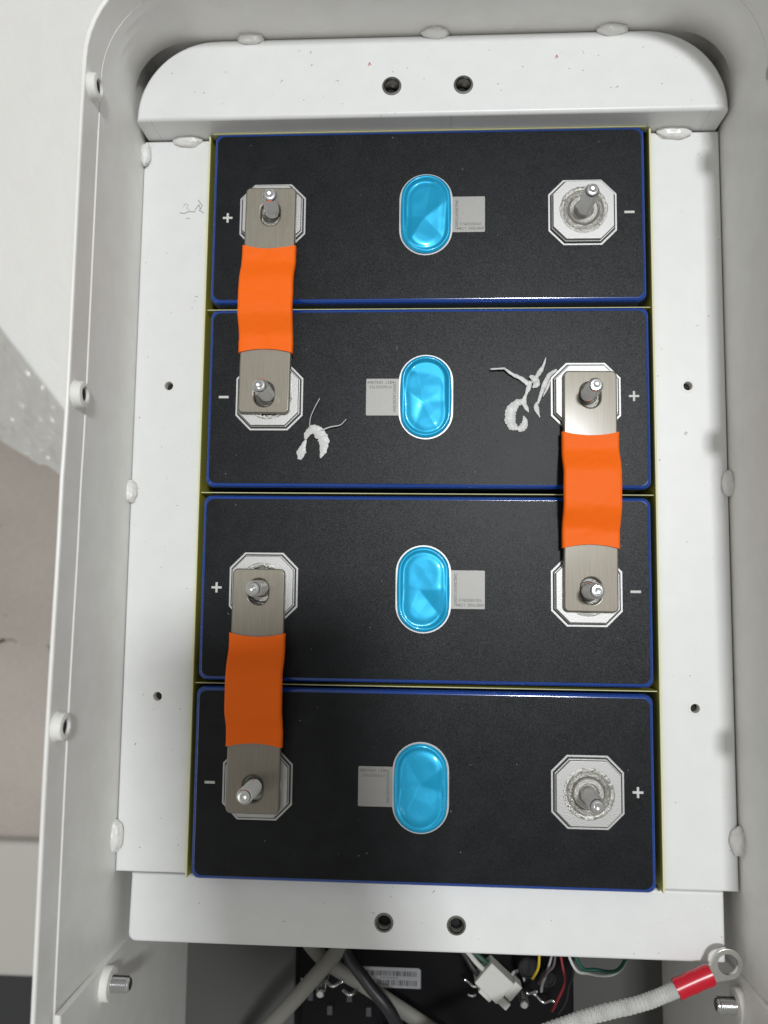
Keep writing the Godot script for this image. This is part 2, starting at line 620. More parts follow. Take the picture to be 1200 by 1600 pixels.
func steel_case() -> void:
	var t := thing("steel_case", spot(0, -LIFT, 0), "open white painted steel case with rounded corners holding the four cells", "case")
	var z0 := -182.0
	var z1 := 282.0
	# plan of the wall: points with their outward direction, made for a given offset and corner radius
	var plan := func(y: float, off: float) -> Array:
		var r0 := 4.0 if y < 7.8 else lerpf(21.0, 37.0, smoothstep(8.0, 46.0, y))
		var r1 := 6.0
		var pts := []
		var cs := [Vector2(118 - r1, z1 - r1), Vector2(-118 + r1, z1 - r1), Vector2(-118 + r0, z0 + r0), Vector2(118 - r0, z0 + r0)]
		for i in 4:
			var r := r1 if i < 2 else r0
			for k in 13:
				var a := PI * 0.5 * (i + k / 12.0)
				var d := Vector2(cos(a), sin(a))
				pts.append([cs[i] + d * (r + off), d])
			if i == 1 or i == 3:
				var za: float = cs[1].y
				var zb: float = cs[2].y
				for k in range(1, 40):
					var zz := lerpf(za, zb, k / 40.0) if i == 1 else lerpf(zb, za, k / 40.0)
					var sx := -1.0 if i == 1 else 1.0
					pts.append([Vector2(sx * (118 + off), zz), Vector2(sx, 0)])
		for q in pts:
			var p: Vector2 = q[0]
			var share := clampf((y + 12.0) / 64.0, 0.0, 1.0)
			if off > 0.0 and off < 0.8:
				p -= q[1] * off * 0.85 * smoothstep(-118.0, -150.0, p.y)
			q[0] = p + Vector2(signf(p.x) * bow(p.y) * share * (1.0 if absf(p.x) > 100 else 0.0), 0)
		return pts
	var sweep := func(b: MB, prof: Array) -> void:
		for i in prof.size() - 1:
			var A: Array = plan.call(prof[i].y, prof[i].x)
			var B: Array = plan.call(prof[i + 1].y, prof[i + 1].x)
			var d: Vector2 = (prof[i + 1] - prof[i]).normalized()
			var nn := Vector2(-d.y, d.x)
			var c := A.size()
			for k in c:
				var j := (k + 1) % c
				var n0: Vector2 = A[k][1]
				var n1: Vector2 = A[j][1]
				b.quad(Vector3(A[k][0].x, prof[i].y + LIFT, A[k][0].y), Vector3(A[j][0].x, prof[i].y + LIFT, A[j][0].y), Vector3(B[j][0].x, prof[i + 1].y + LIFT, B[j][0].y), Vector3(B[k][0].x, prof[i + 1].y + LIFT, B[k][0].y),
					Vector3(n0.x * nn.x, nn.y, n0.y * nn.x), Vector3(n1.x * nn.x, nn.y, n1.y * nn.x), Vector3(n1.x * nn.x, nn.y, n1.y * nn.x), Vector3(n0.x * nn.x, nn.y, n0.y * nn.x))
	var b := MB.new()
	var inner: Array = []
	for y in [-211.0, -150.0, -100.0, -60.0, -30.0, -12.0, 0.0, 7.7, 7.9, 10.0, 16.0, 22.0, 28.0, 34.0, 39.4]:
		inner.append(Vector2(0, y))
	inner.append(Vector2(0.45, 39.7))
	for y in [43.0, 47.0, 51.3]:
		inner.append(Vector2(0.45, y))
	sweep.call(b, inner)
	obj("side_wall", b.done(), mats.paint, t)
	b = MB.new()
	sweep.call(b, [Vector2(0.45, 51.3), Vector2(0.7, 51.8), Vector2(1.3, 52.0), Vector2(1.75, 51.8), Vector2(2.0, 51.3)])
	obj("rim", b.done(), mats.paint, t)
	b = MB.new()
	sweep.call(b, [Vector2(2.0, 51.3), Vector2(2.0, 30.0), Vector2(2.0, 0.0), Vector2(2.0, -60), Vector2(2.0, -211.5)])
	obj("outer_wall", b.done(), mats.paint, t)
	b = MB.new()
	b.plate(rect4(-117.9, -181.9, 117.9, 281.9), 0.6, 2.5, 0.0)
	obj("base_plate", b.done(), mats.paint, t)
	b = MB.new()
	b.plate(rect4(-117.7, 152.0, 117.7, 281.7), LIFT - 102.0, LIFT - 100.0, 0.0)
	obj("shelf_plate", b.done(), mat(lin(0.075, 0.075, 0.072), 0.5), t)  # dark grey stands in for the shade lying in the bay

	# front liner panels on the two side walls: their upright edge catches the light
	for s in [-1.0, 1.0]:
		b = MB.new()
		b.xf = Transform3D(axis_x(-s), Vector3(s * 118.0, LIFT, 0))
		# local: y points into the case, x runs along height (sign s), z stays z
		var lo := -112.0
		var hi := 41.0
		var poly := PackedVector2Array()
		for q in [Vector2(lo, 179), Vector2(hi, 176.5), Vector2(hi, 276), Vector2(lo, 276)]:
			poly.append(Vector2(q.x * s, q.y))
		b.plate(poly, -0.5, 1.3, 0.9)
		obj("liner_panel", b.done(), mats.paint, t)

	# rivet nuts near the rim
	for s in [-1.0, 1.0]:
		for z in [-138.0, -27.5, 83.5]:
			var o := bow(z) * 0.95
			rivet_nut(t, s, Vector3(s * (118.7 + o), 46.4 + LIFT, z))
		standoff(t, s, Vector3(s * 116.7, (4.5 if s < 0 else -1.5) + LIFT, 184.5 if s < 0 else 186.5))

func rivet_nut(t: Node3D, s: float, at: Vector3) -> void:
	var b := MB.new()
	b.xf = Transform3D(axis_x(-s), Vector3.ZERO)
	b.lathe(PackedVector2Array([Vector2(5.0, -0.4), Vector2(4.9, 0.5), Vector2(4.6, 1.0), Vector2(4.5, 2.6), Vector2(4.2, 3.2), Vector2(3.1, 3.5), Vector2(2.6, 3.4), Vector2(2.5, 0.2)]), 28, Vector3.ZERO)
	var o := obj("rivet_nut", b.done(), mats.collar, t)
	o.position = at * MM
	b = MB.new()
	b.xf = Transform3D(axis_x(-s), Vector3.ZERO)
	b.lathe(PackedVector2Array([Vector2(2.5, 2.4), Vector2(2.2, 2.0), Vector2(2.45, 1.6), Vector2(2.15, 1.2), Vector2(2.4, 0.8), Vector2(2.0, 0.3), Vector2(0.01, 0.2)]), 20)
	obj("thread", b.done(), mat(lin(0.10, 0.10, 0.10), 0.35, 1.0), o)

func standoff(t: Node3D, s: float, at: Vector3) -> void:
	var b := MB.new()
	b.xf = Transform3D(axis_x(-s), Vector3.ZERO)
	b.lathe(PackedVector2Array([Vector2(6.0, -0.8), Vector2(6.0, 2.2), Vector2(5.6, 2.7), Vector2(2.9, 2.75)]), 32)
	var o := obj("standoff", b.done(), mats.collar, t)
	o.position = at * MM
	b = MB.new()
	b.xf = Transform3D(axis_x(-s), Vector3.ZERO)
	var prof := PackedVector2Array([Vector2(2.9, 2.0)])
	for k in 8:
		prof.append(Vector2(2.95, 2.8 + k * 0.8))
		prof.append(Vector2(2.45, 3.2 + k * 0.8))
	prof.append_array(PackedVector2Array([Vector2(2.4, 9.2), Vector2(1.9, 9.6), Vector2(0.01, 9.6)]))
	b.lathe(prof, 24)
	obj("threaded_stud", b.done(), mats.steel, o)


# ------------------------------------------------------------------ white brackets round the cells
func threaded_insert(parent: Node3D, x: float, z: float, y_top: float, r: float) -> void:
	var b := MB.new()
	var prof := PackedVector2Array([Vector2(r + 0.9, y_top + 0.02), Vector2(r + 0.8, y_top + 0.25), Vector2(r + 0.1, y_top + 0.3), Vector2(r - 0.1, y_top - 0.2)])
	for k in 6:
		prof.append(Vector2(r - 0.1, y_top - 0.6 - k * 0.8))
		prof.append(Vector2(r - 0.5, y_top - 1.0 - k * 0.8))
	b.lathe(prof, 26, Vector3(x, 0, z))
	obj("threaded_insert", b.done(), mats.insert, parent)
	b = MB.new()
	b.lathe(PackedVector2Array([Vector2(r - 0.3, y_top - 5.4), Vector2(0.01, y_top - 5.5)]), 20, Vector3(x, 0, z))  # black disc paints the shade deep in the hole
	obj("hole_shade_disc", b.done(), mats.hole_shade, parent)

func brackets() -> void:
	mats.insert = mat(lin(0.22, 0.215, 0.20), 0.3, 1.0)
	var white := lin(0.775, 0.78, 0.775)
	var dark := lin(0.10, 0.09, 0.085)
	# upper bracket
	var poly := PackedVector2Array([Vector2(-116.3, -148.0), Vector2(-116.3, -149.6)])
	for k in 17:
		var a := PI + PI * 0.5 * k / 16
		poly.append(Vector2(-84.3, -149.6) + Vector2(cos(a), sin(a)) * 32.0)
	for k in 17:
		var a := -PI * 0.5 + PI * 0.5 * k / 16
		poly.append(Vector2(84.3, -149.6) + Vector2(cos(a), sin(a)) * 32.0)
	poly.append(Vector2(116.3, -148.0))
	var im := speckled(1400, 210, white, 0.012, 130, dark, 21, 11)
	for q in [[560, 70], [1000, 62]]:
		stroke(im, [Vector2(q[0], q[1] + 8), Vector2(q[0] + 3, q[1]), Vector2(q[0] + 6, q[1] + 7)], lin(0.35, 0.03, 0.03), 1.5)
	var m := painted(im, 0.36)
	var t := thing("upper_bracket", spot(0, 0, 0), "wide white bracket with rounded back corners above the top cell", "bracket")
	var b := MB.new()
	b.plate(poly, -5.0, 10.0, 1.7, [[-13.9, -160.2, 2.95], [14.3, -160.1, 2.95]], false, Rect2(-117, -182, 234, 35))
	obj("bracket_plate", b.done(), m, t)
	for x in [-13.9, 14.3]:
		threaded_insert(t, x, -160.2 if x < 0 else -160.1, 10.0, 2.95)

	# lower flange
	im = speckled(1400, 180, white, 0.012, 60, dark, 33, 3)
	m = painted(im, 0.36)
	t = thing("lower_flange", spot(0, 0, 0), "long white flange with rounded corners below the bottom cell", "flange")
	b = MB.new()
	var fp := PackedVector2Array([Vector2(-112.3, 148.4)])
	for k in 7:
		var a := PI - PI * 0.5 * k / 6
		fp.append(Vector2(-109.6, 170.9) + Vector2(cos(a), sin(a)) * 3.2)
	for k in 5:
		var a := PI * 0.5 - PI * 0.5 * k / 4
		fp.append(Vector2(112.0, 173.3) + Vector2(cos(a), sin(a)) * 0.8)
	fp.append(Vector2(112.8, 148.4))
	b.plate(fp, -8.0, -6.0, 1.2, [[-14.0, 163.8, 2.75], [13.4, 163.9, 2.75]], true, Rect2(-114, 148, 228, 28))
	obj("flange_plate", b.done(), m, t)
	b = MB.new()
	b.plate(rect4(-108, 148.5, 108, 150.3), -LIFT + 3.0, -7.9, 0.0, [], true)
	obj("web", b.done(), mats.paint, t)
	for x in [-14.0, 13.4]:
		threaded_insert(t, x, 163.8 if x < 0 else 163.9, -6.0, 2.75)

	# side rails
	for s in [-1.0, 1.0]:
		im = speckled(176, 1770, white, 0.012, 90 if s < 0 else 50, dark, 44 if s < 0 else 45, 4)
		if s < 0:
			# pencil scribble
			var pc := lin(0.16, 0.16, 0.16)
			var P := func(x: float, z: float) -> Vector2: return Vector2((x + 118.3) * 6.0, (z + 147.6) * 6.0)
			stroke(im, [P.call(-101.8, -116.3), P.call(-100.0, -116.0), P.call(-98.1, -116.8), P.call(-95.4, -116.6)], pc, 1.6)
			stroke(im, [P.call(-100.5, -118.8), P.call(-99.8, -120.2), P.call(-98.5, -119.6), P.call(-99.2, -118.4), P.call(-97.9, -117.4)], pc, 1.0, 0.7)
			stroke(im, [P.call(-95.6, -117.3), P.call(-94.0, -119.8), P.call(-93.4, -117.6), P.call(-92.6, -119.2), P.call(-94.4, -121.8)], pc, 1.4)
			stroke(im, [P.call(-94.0, -117.4), P.call(-91.8, -116.0)], pc, 1.4)
			stroke(im, [P.call(-99.2, -113.9), P.call(-97.6, -113.8)], pc, 1.2)
		else:
			stroke(im, [Vector2(70, 742), Vector2(73, 737), Vector2(76, 738), Vector2(74, 743), Vector2(70, 743)], lin(0.1, 0.1, 0.1), 1.0)
		m = painted(im, 0.40)
		t = thing("side_rail", spot(0, 0, 0), "white steel rail along the left side of the cells" if s < 0 else "white steel rail along the right side of the cells", "rail", "white rails beside the cells")
		b = MB.new()
		var zr := [-43.2, 80.8] if s < 0 else [-42.9, 81.3]
		var xr := -103.8 if s < 0 else 103.0
		var rp := rect4(-117.9, -147.6, -89.9, 147.5) if s < 0 else rect4(89.9, -147.6, 117.6, 147.8)
		b.plate(rp, -5.6, -4.0, 0.9, [[xr, zr[0], 1.75], [xr, zr[1], 1.75]], true, Rect2(-118.3 if s < 0 else 89.5, -147.6, 29.3, 295.0))
		obj("rail_plate", b.done(), m, t)
		b = MB.new()
		var wx := -91.4 if s < 0 else 89.9
		b.plate(rect4(wx, -147.4, wx + 1.5, 147.3), -LIFT + 3.0, -5.5, 0.0)
		obj("rail_web", b.done(), mats.paint, t)
		for z in zr:
			b = MB.new()
			b.lathe(PackedVector2Array([Vector2(2.6, -3.98), Vector2(2.45, -3.86), Vector2(1.85, -3.84), Vector2(1.7, -4.2), Vector2(1.65, -7.5)]), 24, Vector3(xr, 0, z))
			obj("hole_collar", b.done(), mats.collar, t)
			b = MB.new()
			b.lathe(PackedVector2Array([Vector2(1.7, -7.4), Vector2(0.01, -7.5)]), 18, Vector3(xr, 0, z))  # black disc in place of the shade down the hole
			obj("hole_shade_disc", b.done(), mats.hole_shade, t)


# ------------------------------------------------------------------ yellow insulation sheets
func insulation() -> void:
	for s in [-1.0, 1.0]:
		var t := thing("insulation_sheet", spot(0, 0, 0), "yellow insulation sheet between the cells and the left rail" if s < 0 else "yellow insulation sheet between the cells and the right rail", "insulation sheet", "yellow sheets round the cells")
		var b := MB.new()
		var x := -89.8 if s < 0 else 89.0
		b.plate(rect4(x, -148.2, x + 0.8, 148.0), -200, -2.0, 0.0)
		obj("sheet", b.done(), mats.yellow, t)
		b = MB.new()
		b.plate(rect4(x, -148.2, x + 0.8, 148.0), -1.99, -1.2, 0.3)
		obj("cut_edge", b.done(), mats.yellow_edge, t)
	var n := ["between the first and second cells from the top", "between the two middle cells", "between the two bottom cells"]
	for k in 3:
		var z := -74.5 + 74.6 * k
		var t := thing("insulation_sheet", spot(0, 0, 0), "thin yellow insulation sheet standing " + n[k], "insulation sheet", "yellow sheets round the cells")
		var b := MB.new()
		b.plate(rect4(-88.6, z + 0.1, 88.6, z + 0.55), -200, -3.0, 0.0)
		obj("sheet", b.done(), mats.yellow, t)
		b = MB.new()
		b.plate(rect4(-88.6, z + 0.12, 88.6, z + 0.5), -2.99, -2.4, 0.2)
		obj("cut_edge", b.done(), mats.yellow_edge, t)
	var tb := thing("insulation_sheet", spot(0, 0, 0), "thin yellow insulation sheet behind the top cell, under the bracket", "insulation sheet", "yellow sheets round the cells")
	var bb := MB.new()
	bb.plate(rect4(-87.5, -149.3 + 1.2, 87.5, -149.3 + 2.0), -200, -0.4, 0.0)
	obj("sheet", bb.done(), mats.yellow, tb)
	bb = MB.new()
	bb.plate(rect4(-87.5, -149.3 + 1.2, 87.5, -149.3 + 2.0), -0.39, 0.4, 0.2)
	obj("cut_edge", bb.done(), mats.yellow_edge, tb)


# ------------------------------------------------------------------ cells
func film_mesh(seed_n: int) -> ArrayMesh:
	var r := RandomNumberGenerator.new()
	r.seed = seed_n
	var wr := FastNoiseLite.new()
	wr.seed = seed_n
	wr.frequency = 0.16
	wr.noise_type = FastNoiseLite.TYPE_CELLULAR
	wr.cellular_return_type = FastNoiseLite.RETURN_DISTANCE
	wr.fractal_octaves = 1
	var c := Vector2(r.randf_range(-1.6, 1.6), r.randf_range(-2.5, 2.5))
	var rays := []
	var a0 := r.randf() * TAU
	for k in 5:
		rays.append([a0 + TAU * k / 5.0 + r.randf_range(-0.35, 0.35), r.randf_range(0.02, 0.09) if k % 2 else r.randf_range(-0.09, -0.02)])
	var h := func(x: float, z: float) -> float:
		var d := Vector2(x, z) - c
		var a := d.angle()
		var lo = rays[4]
		var hi = rays[0]
		var rel := fposmod(a - rays[4][0], TAU)
		var span := fposmod(rays[0][0] - rays[4][0], TAU)
		for k in 4:
			var q := fposmod(a - rays[k][0], TAU)
			var sp := fposmod(rays[k + 1][0] - rays[k][0], TAU)
			if q < sp:
				lo = rays[k]
				hi = rays[k + 1]
				rel = q
				span = sp
		var slope := lerpf(lo[1], hi[1], clampf(rel / maxf(span, 0.01), 0, 1))
		var inset := 10.1 - Vector2(x, maxf(0.0, absf(z) - 6.2)).length()
		var tent := slope * d.length() * smoothstep(0.9, 3.2, inset)
		var bead := 0.75 * exp(-pow((inset - 1.0) / 0.7, 2.0))
		var dome := 0.55 * smoothstep(0.0, 5.0, inset)
		var crumple := 0.16 * wr.get_noise_2d(x, z) * smoothstep(1.2, 3.0, inset)
		return maxf(0.4, 0.9 + crumple + bead + dome * 1.2 + tent)
	var b := MB.new()
	var seg := 132
	var rings := 46
	var pos := func(k: int, i: int) -> Vector2:
		var s := 1.0 - pow(1.0 - float(k) / rings, 1.4)
		var a := TAU * i / seg
		var d := Vector2(cos(a), sin(a))
		return d * 10.1 * s + Vector2(0, signf(d.y) * 6.2 * minf(1.0, absf(d.y) * 3.0) * s)
	for k in rings:
		for i in seg:
			var vv := []
			var nn := []
			for o in [[0, 0], [1, 0], [1, 1], [0, 1]]:
				var p: Vector2 = pos.call(k + o[0], (i + o[1]) % seg)
				var e := 0.7
				var dx: float = (h.call(p.x + e, p.y) - h.call(p.x - e, p.y)) / (2 * e)
				var dz: float = (h.call(p.x, p.y + e) - h.call(p.x, p.y - e)) / (2 * e)
				vv.append(Vector3(p.x, h.call(p.x, p.y), p.y))
				nn.append(Vector3(-dx, 1, -dz).normalized())
			b.quad(vv[0], vv[1], vv[2], vv[3], nn[0], nn[1], nn[2], nn[3])
	return b.done()

func text_on(parent: Node3D, called: String, words: String, at: Vector3, turn: float, cap: float) -> void:
	var t := TextMesh.new()
	var f := SystemFont.new()
	f.font_names = PackedStringArray(["Droid Sans Mono"])
	t.font = f
	t.text = words
	t.font_size = 32
	var small := cap / 23.0 * MM / 0.01
	t.pixel_size = 0.01
	t.depth = 0.03 * MM / small
	t.curve_step = 4.0
	var o := obj(called, t, mats.etch, parent)
	o.transform = Transform3D((Basis(Vector3.UP, turn) * Basis(Vector3.RIGHT, -PI * 0.5)).scaled(Vector3.ONE * small), at * MM)

func terminal(cell: Node3D, x: float, lean: Vector2, seed_n: int) -> void:
	var t := Node3D.new()
	t.name = "terminal"
	cell.add_child(t, true)
	t.position = Vector3(x, 0, 0) * MM
	var b := MB.new()
	ring_face(b, octagon(13.4, 13.4, 5.9), octagon(12.75, 12.75, 5.62), -0.5, 0.55)
	obj("terminal_rim", b.done(), mats.alu, t)
	b = MB.new()
	b.plate(octagon(12.7, 12.7, 5.6), -0.5, 0.25, 0.0)
	obj("gasket", b.done(), mats.gasket, t)
	b = MB.new()
	b.plate(octagon(12.3, 12.3, 5.4), 0.2, 1.5, 0.25)
	b.plate(octagon(11.9, 11.9, 5.2), 1.4, 3.0, 0.3, [[0.0, 0.0, 9.3]], false, Rect2(0, 0, 1, 1), 40)
	obj("pad", b.done(), mats.alu, t)
	# weld ring: lumpy turned profile
	b = MB.new()
	var f := FastNoiseLite.new()
	f.seed = seed_n
	f.frequency = 0.9
	var prof := [Vector2(9.6, 2.95), Vector2(9.2, 3.12), Vector2(8.6, 3.2), Vector2(8.0, 3.05), Vector2(7.7, 2.6), Vector2(7.3, 2.2), Vector2(6.8, 2.55), Vector2(6.4, 2.75), Vector2(6.0, 2.5), Vector2(5.75, 2.2), Vector2(5.6, 2.9), Vector2(5.3, 3.15), Vector2(3.9, 3.2), Vector2(3.5, 2.9), Vector2(3.2, 2.7), Vector2(2.6, 2.7)]
	var seg := 64
	var P := func(i: int, k: int) -> Vector3:
		var q: Vector2 = prof[i]
		var a := TAU * (k % seg) / seg
		var amp := 0.24 if q.x > 5.8 and q.x < 9.4 else 0.02
		var y := q.y + amp * f.get_noise_2d(cos(a) * q.x * 1.6, sin(a) * q.x * 1.6)
		return Vector3(cos(a) * q.x, y, sin(a) * q.x)
	for i in prof.size() - 1:
		for k in seg:
			var a: Vector3 = P.call(i, k)
			var c: Vector3 = P.call(i, k + 1)
			var d: Vector3 = P.call(i + 1, k + 1)
			var e: Vector3 = P.call(i + 1, k)
			var nn := (c - a).cross(e - a).normalized()
			if nn.y < 0: nn = -nn
			b.flat(a, c, d, e, nn)
	obj("weld_ring", b.done(), mats.weld, t)
	b = MB.new()
	var sp := PackedVector2Array([Vector2(3.1, 2.6), Vector2(3.1, 4.4), Vector2(2.85, 4.8)])
	for k in 12:
		sp.append(Vector2(2.95, 5.0 + k * 1.15))
		sp.append(Vector2(2.95, 5.2 + k * 1.15))
		sp.append(Vector2(2.45, 5.75 + k * 1.15))
	sp.append_array(PackedVector2Array([Vector2(2.5, 18.7), Vector2(2.35, 19.3), Vector2(1.9, 19.7), Vector2(1.3, 19.75), Vector2(1.0, 19.5), Vector2(0.01, 19.35)]))
	b.lathe(sp, 28)
	var o := obj("stud", b.done(), mats.steel, t)
	o.rotation = Vector3(lean.y, 0, -lean.x)

func cells() -> void:
	var look := ["topmost blue battery cell with black top, its right terminal bare", "second blue battery cell from the top, white sealant scraps on its black cover",
		"third blue battery cell from the top, busbars on both terminals and a clean black cover", "bottom blue battery cell next to the white flange, its right terminal bare"]
	var zs := [-111.95, -37.55, 37.6, 111.95]
	var dxs := [-0.05, 0.45, 0.0, -0.45]
	for i in 4:
		var t := thing("battery_cell", spot(dxs[i], 0, zs[i]), look[i], "battery cell", "four battery cells in the case")
		var flip: bool = i % 2 == 1
		if flip:
			t.rotation.y = PI
		var b := MB.new()
		b.plate(rrect(-87, -36, 87, 36, 3.2), -205, 0.0, 1.6)
		obj("blue_wrap", b.done(), mats.blue, t)
		# black cover sheet with dust and scuffs
		var im := speckled(1040, 424, lin(0.0048, 0.0058, 0.0074), 0.5, 44, lin(0.35, 0.35, 0.35), 300 + i, 3)
		var r := RandomNumberGenerator.new()
		r.seed = 50 + i
		for k in 26:
			var p := Vector2(r.randf_range(20, 1020), r.randf_range(20, 404))
			var q := p + Vector2.from_angle(r.randf() * TAU) * r.randf_range(8, 60)
			stroke(im, [p, q], lin(0.004, 0.004, 0.005) if r.randf() < 0.55 else lin(0.06, 0.06, 0.065), 1.0, r.randf_range(0.2, 0.6))
		var m := mat(Color.WHITE, 0.43, 0.0, 0.34)
		m.albedo_texture = ImageTexture.create_from_image(im)
		m.normal_enabled = true
		m.normal_texture = cover_grain()
		m.normal_scale = 0.28
		b = MB.new()
		b.plate(rrect(-85.5, -34.45, 85.5, 34.45, 3.0), -0.1, 0.14, 0.1, [], false, Rect2(-86, -35, 172, 70))
		obj("top_cover", b.done(), m, t)
		var leans := [[Vector2(0.13, 0.02), Vector2(0, 0.02)], [Vector2(0.0, 0), Vector2(0.0, 0)], [Vector2(0, 0.02), Vector2(0, -0.02)], [Vector2(0.02, 0.0), Vector2(0.05, 0.0)]]
		terminal(t, -62.0, leans[i][0], 10 + i)
		terminal(t, 62.0, leans[i][1], 20 + i)
		# safety vent under blue film
		var vent := Node3D.new()
		vent.name = "safety_vent"
		t.add_child(vent, true)
		b = MB.new()
		ring_face(b, stadium(10.65, 16.85, 22), stadium(9.95, 16.15, 22), -0.1, 0.45)
		obj("vent_rim", b.done(), mats.rim, vent)
		obj("vent_film", film_mesh(70 + i * 3), mats.film, vent)
		# foil tab
		var lab := Node3D.new()
		lab.name = "foil_tab"
		t.add_child(lab, true)
		b = MB.new()
		b.plate(rrect(10.3, -7.4, 23.6, 7.4, 0.5), 0.0, 0.26, 0.08)
		obj("foil", b.done(), mats.foil, lab)
		var serial := [["F740S05641", "H821 U06L8W9"], ["F740S05793", "H821 U06L8W4"], ["FT40S89705", "H821 U06L8W9"], ["FT43057641", "H821 U06L8W9"]]
		text_on(lab, "serial_text", serial[i][0], Vector3(17.9, 0.27, 4.1), 0.0, 1.05)
		text_on(lab, "serial_text", serial[i][1], Vector3(17.9, 0.27, 5.9), 0.0, 1.05)
		text_on(lab, "serial_text", "04QCB43K1Z0003", Vector3(12.3, 0.27, 0.0), -PI * 0.5, 1.05)
		# moulded polarity marks
		b = MB.new()
		b.plate(PackedVector2Array([Vector2(-0.45, -2), Vector2(0.45, -2), Vector2(0.45, -0.45), Vector2(2, -0.45), Vector2(2, 0.45), Vector2(0.45, 0.45), Vector2(0.45, 2), Vector2(-0.45, 2), Vector2(-0.45, 0.45), Vector2(-2, 0.45), Vector2(-2, -0.45), Vector2(-0.45, -0.45)]), 0.0, 0.5, 0.15)
		obj("plus_mark", b.done(), mats.mark, t).position = Vector3(-80.5, 0, 0.3) * MM
		b = MB.new()
		b.plate(rect4(-2, -0.5, 2, 0.5), 0.0, 0.5, 0.15)
		obj("minus_mark", b.done(), mats.mark, t).position = Vector3(80.4, 0, 0.0) * MM

var _cover_grain: Texture2D
func cover_grain() -> Texture2D:
	if _cover_grain == null:
		var r := RandomNumberGenerator.new()
		r.seed = 5
		var im := Image.create(1040, 424, false, Image.FORMAT_RGB8)
		for y in 424:
			for x in 1040:
				im.set_pixel(x, y, Color(0.5 + r.randf_range(-0.16, 0.16), 0.5 + r.randf_range(-0.16, 0.16), 0.95))
		_cover_grain = ImageTexture.create_from_image(im)
	return _cover_grain


# ------------------------------------------------------------------ busbars with orange sleeves
func bar_end(b: MB, x: float, z_tip: float, z_in: float, hole_z: float, y0: float, y1: float) -> void:
	var w := 10.15
	var lo := minf(z_tip, z_in)
	var hi := maxf(z_tip, z_in)
	var tip := -1.0 if z_tip < z_in else 1.0
	var poly := PackedVector2Array()
	if tip < 0:
		poly = PackedVector2Array([Vector2(w, hi), Vector2(-w, hi)])
		for k in 6:
			var a := PI + PI * 0.5 * k / 5
			poly.append(Vector2(-w + 2, lo + 2) + Vector2(cos(a), sin(a)) * 2.0)
		for k in 6:
			var a := PI * 1.5 + PI * 0.5 * k / 5
			poly.append(Vector2(w - 2, lo + 2) + Vector2(cos(a), sin(a)) * 2.0)
	else:
		poly = PackedVector2Array([Vector2(-w, lo), Vector2(w, lo)])
		for k in 6:
			var a := PI * 0.5 * k / 5
			poly.append(Vector2(w - 2, hi - 2) + Vector2(cos(a), sin(a)) * 2.0)
		for k in 6:
			var a := PI * 0.5 + PI * 0.5 * k / 5
			poly.append(Vector2(-w + 2, hi - 2) + Vector2(cos(a), sin(a)) * 2.0)
	# slot: the plate is cut along the slot's middle into two halves
	var slot := PackedVector2Array()
	for q in stadium(3.75, 4.9, 10):
		slot.append(q + Vector2(0, hole_z))
	var r := 0.7
	b.plate(poly, y0, y1, r, [], true) if false else plate_with_slot(b, poly, slot, y0, y1, r)

func plate_with_slot(b: MB, poly: PackedVector2Array, slot: PackedVector2Array, y0: float, y1: float, r: float) -> void:
	var shell := MB.new()
	shell.plate(poly, y0, y1, r)
	# keep every triangle but those of the flat top, then lay a top with the slot in it
	for i in range(0, shell.v.size(), 3):
		if shell.n[i].y > 0.999 and shell.n[i + 1].y > 0.999 and shell.n[i + 2].y > 0.999:
			continue
		for k in 3:
			b.v.append(shell.v[i + k] + b.xf.origin * 0.001)
			b.n.append(shell.n[i + k])
			b.uv.append(Vector2())
	var inset: PackedVector2Array = Geometry2D.offset_polygon(poly, -r, Geometry2D.JOIN_MITER)[0]
	var bevel: PackedVector2Array = Geometry2D.offset_polygon(slot, 0.7, Geometry2D.JOIN_ROUND)[0]
	bevel = PackedVector2Array()
	var c := Vector2.ZERO
	for q in slot: c += q / slot.size()
	for q in slot: bevel.append(c + (q - c) * Vector2(1.0 + 0.75 / 3.75, 1.0 + 0.75 / 4.9))
	for side in [rect4(-999, -999, c.x, 999), rect4(c.x, -999, 999, 999)]:
		for part in Geometry2D.intersect_polygons(inset, side):
			for bit in Geometry2D.clip_polygons(part, bevel):
				b.face(bit, y1, Vector3.UP)
	var k := slot.size()
	for i in k:
		var j := (i + 1) % k
		var ni := (slot[i] - c).normalized()
		var nj := (slot[j] - c).normalized()
		b.quad(Vector3(bevel[i].x, y1, bevel[i].y), Vector3(bevel[j].x, y1, bevel[j].y), Vector3(slot[j].x, y1 - 0.6, slot[j].y), Vector3(slot[i].x, y1 - 0.6, slot[i].y),
			Vector3.UP, Vector3.UP, Vector3(-nj.x, 0.5, -nj.y), Vector3(-ni.x, 0.5, -ni.y))
		b.quad(Vector3(slot[i].x, y1 - 0.6, slot[i].y), Vector3(slot[j].x, y1 - 0.6, slot[j].y), Vector3(slot[j].x, y0, slot[j].y), Vector3(slot[i].x, y0, slot[i].y),
			Vector3(-ni.x, 0, -ni.y), Vector3(-nj.x, 0, -nj.y), Vector3(-nj.x, 0, -nj.y), Vector3(-ni.x, 0, -ni.y))

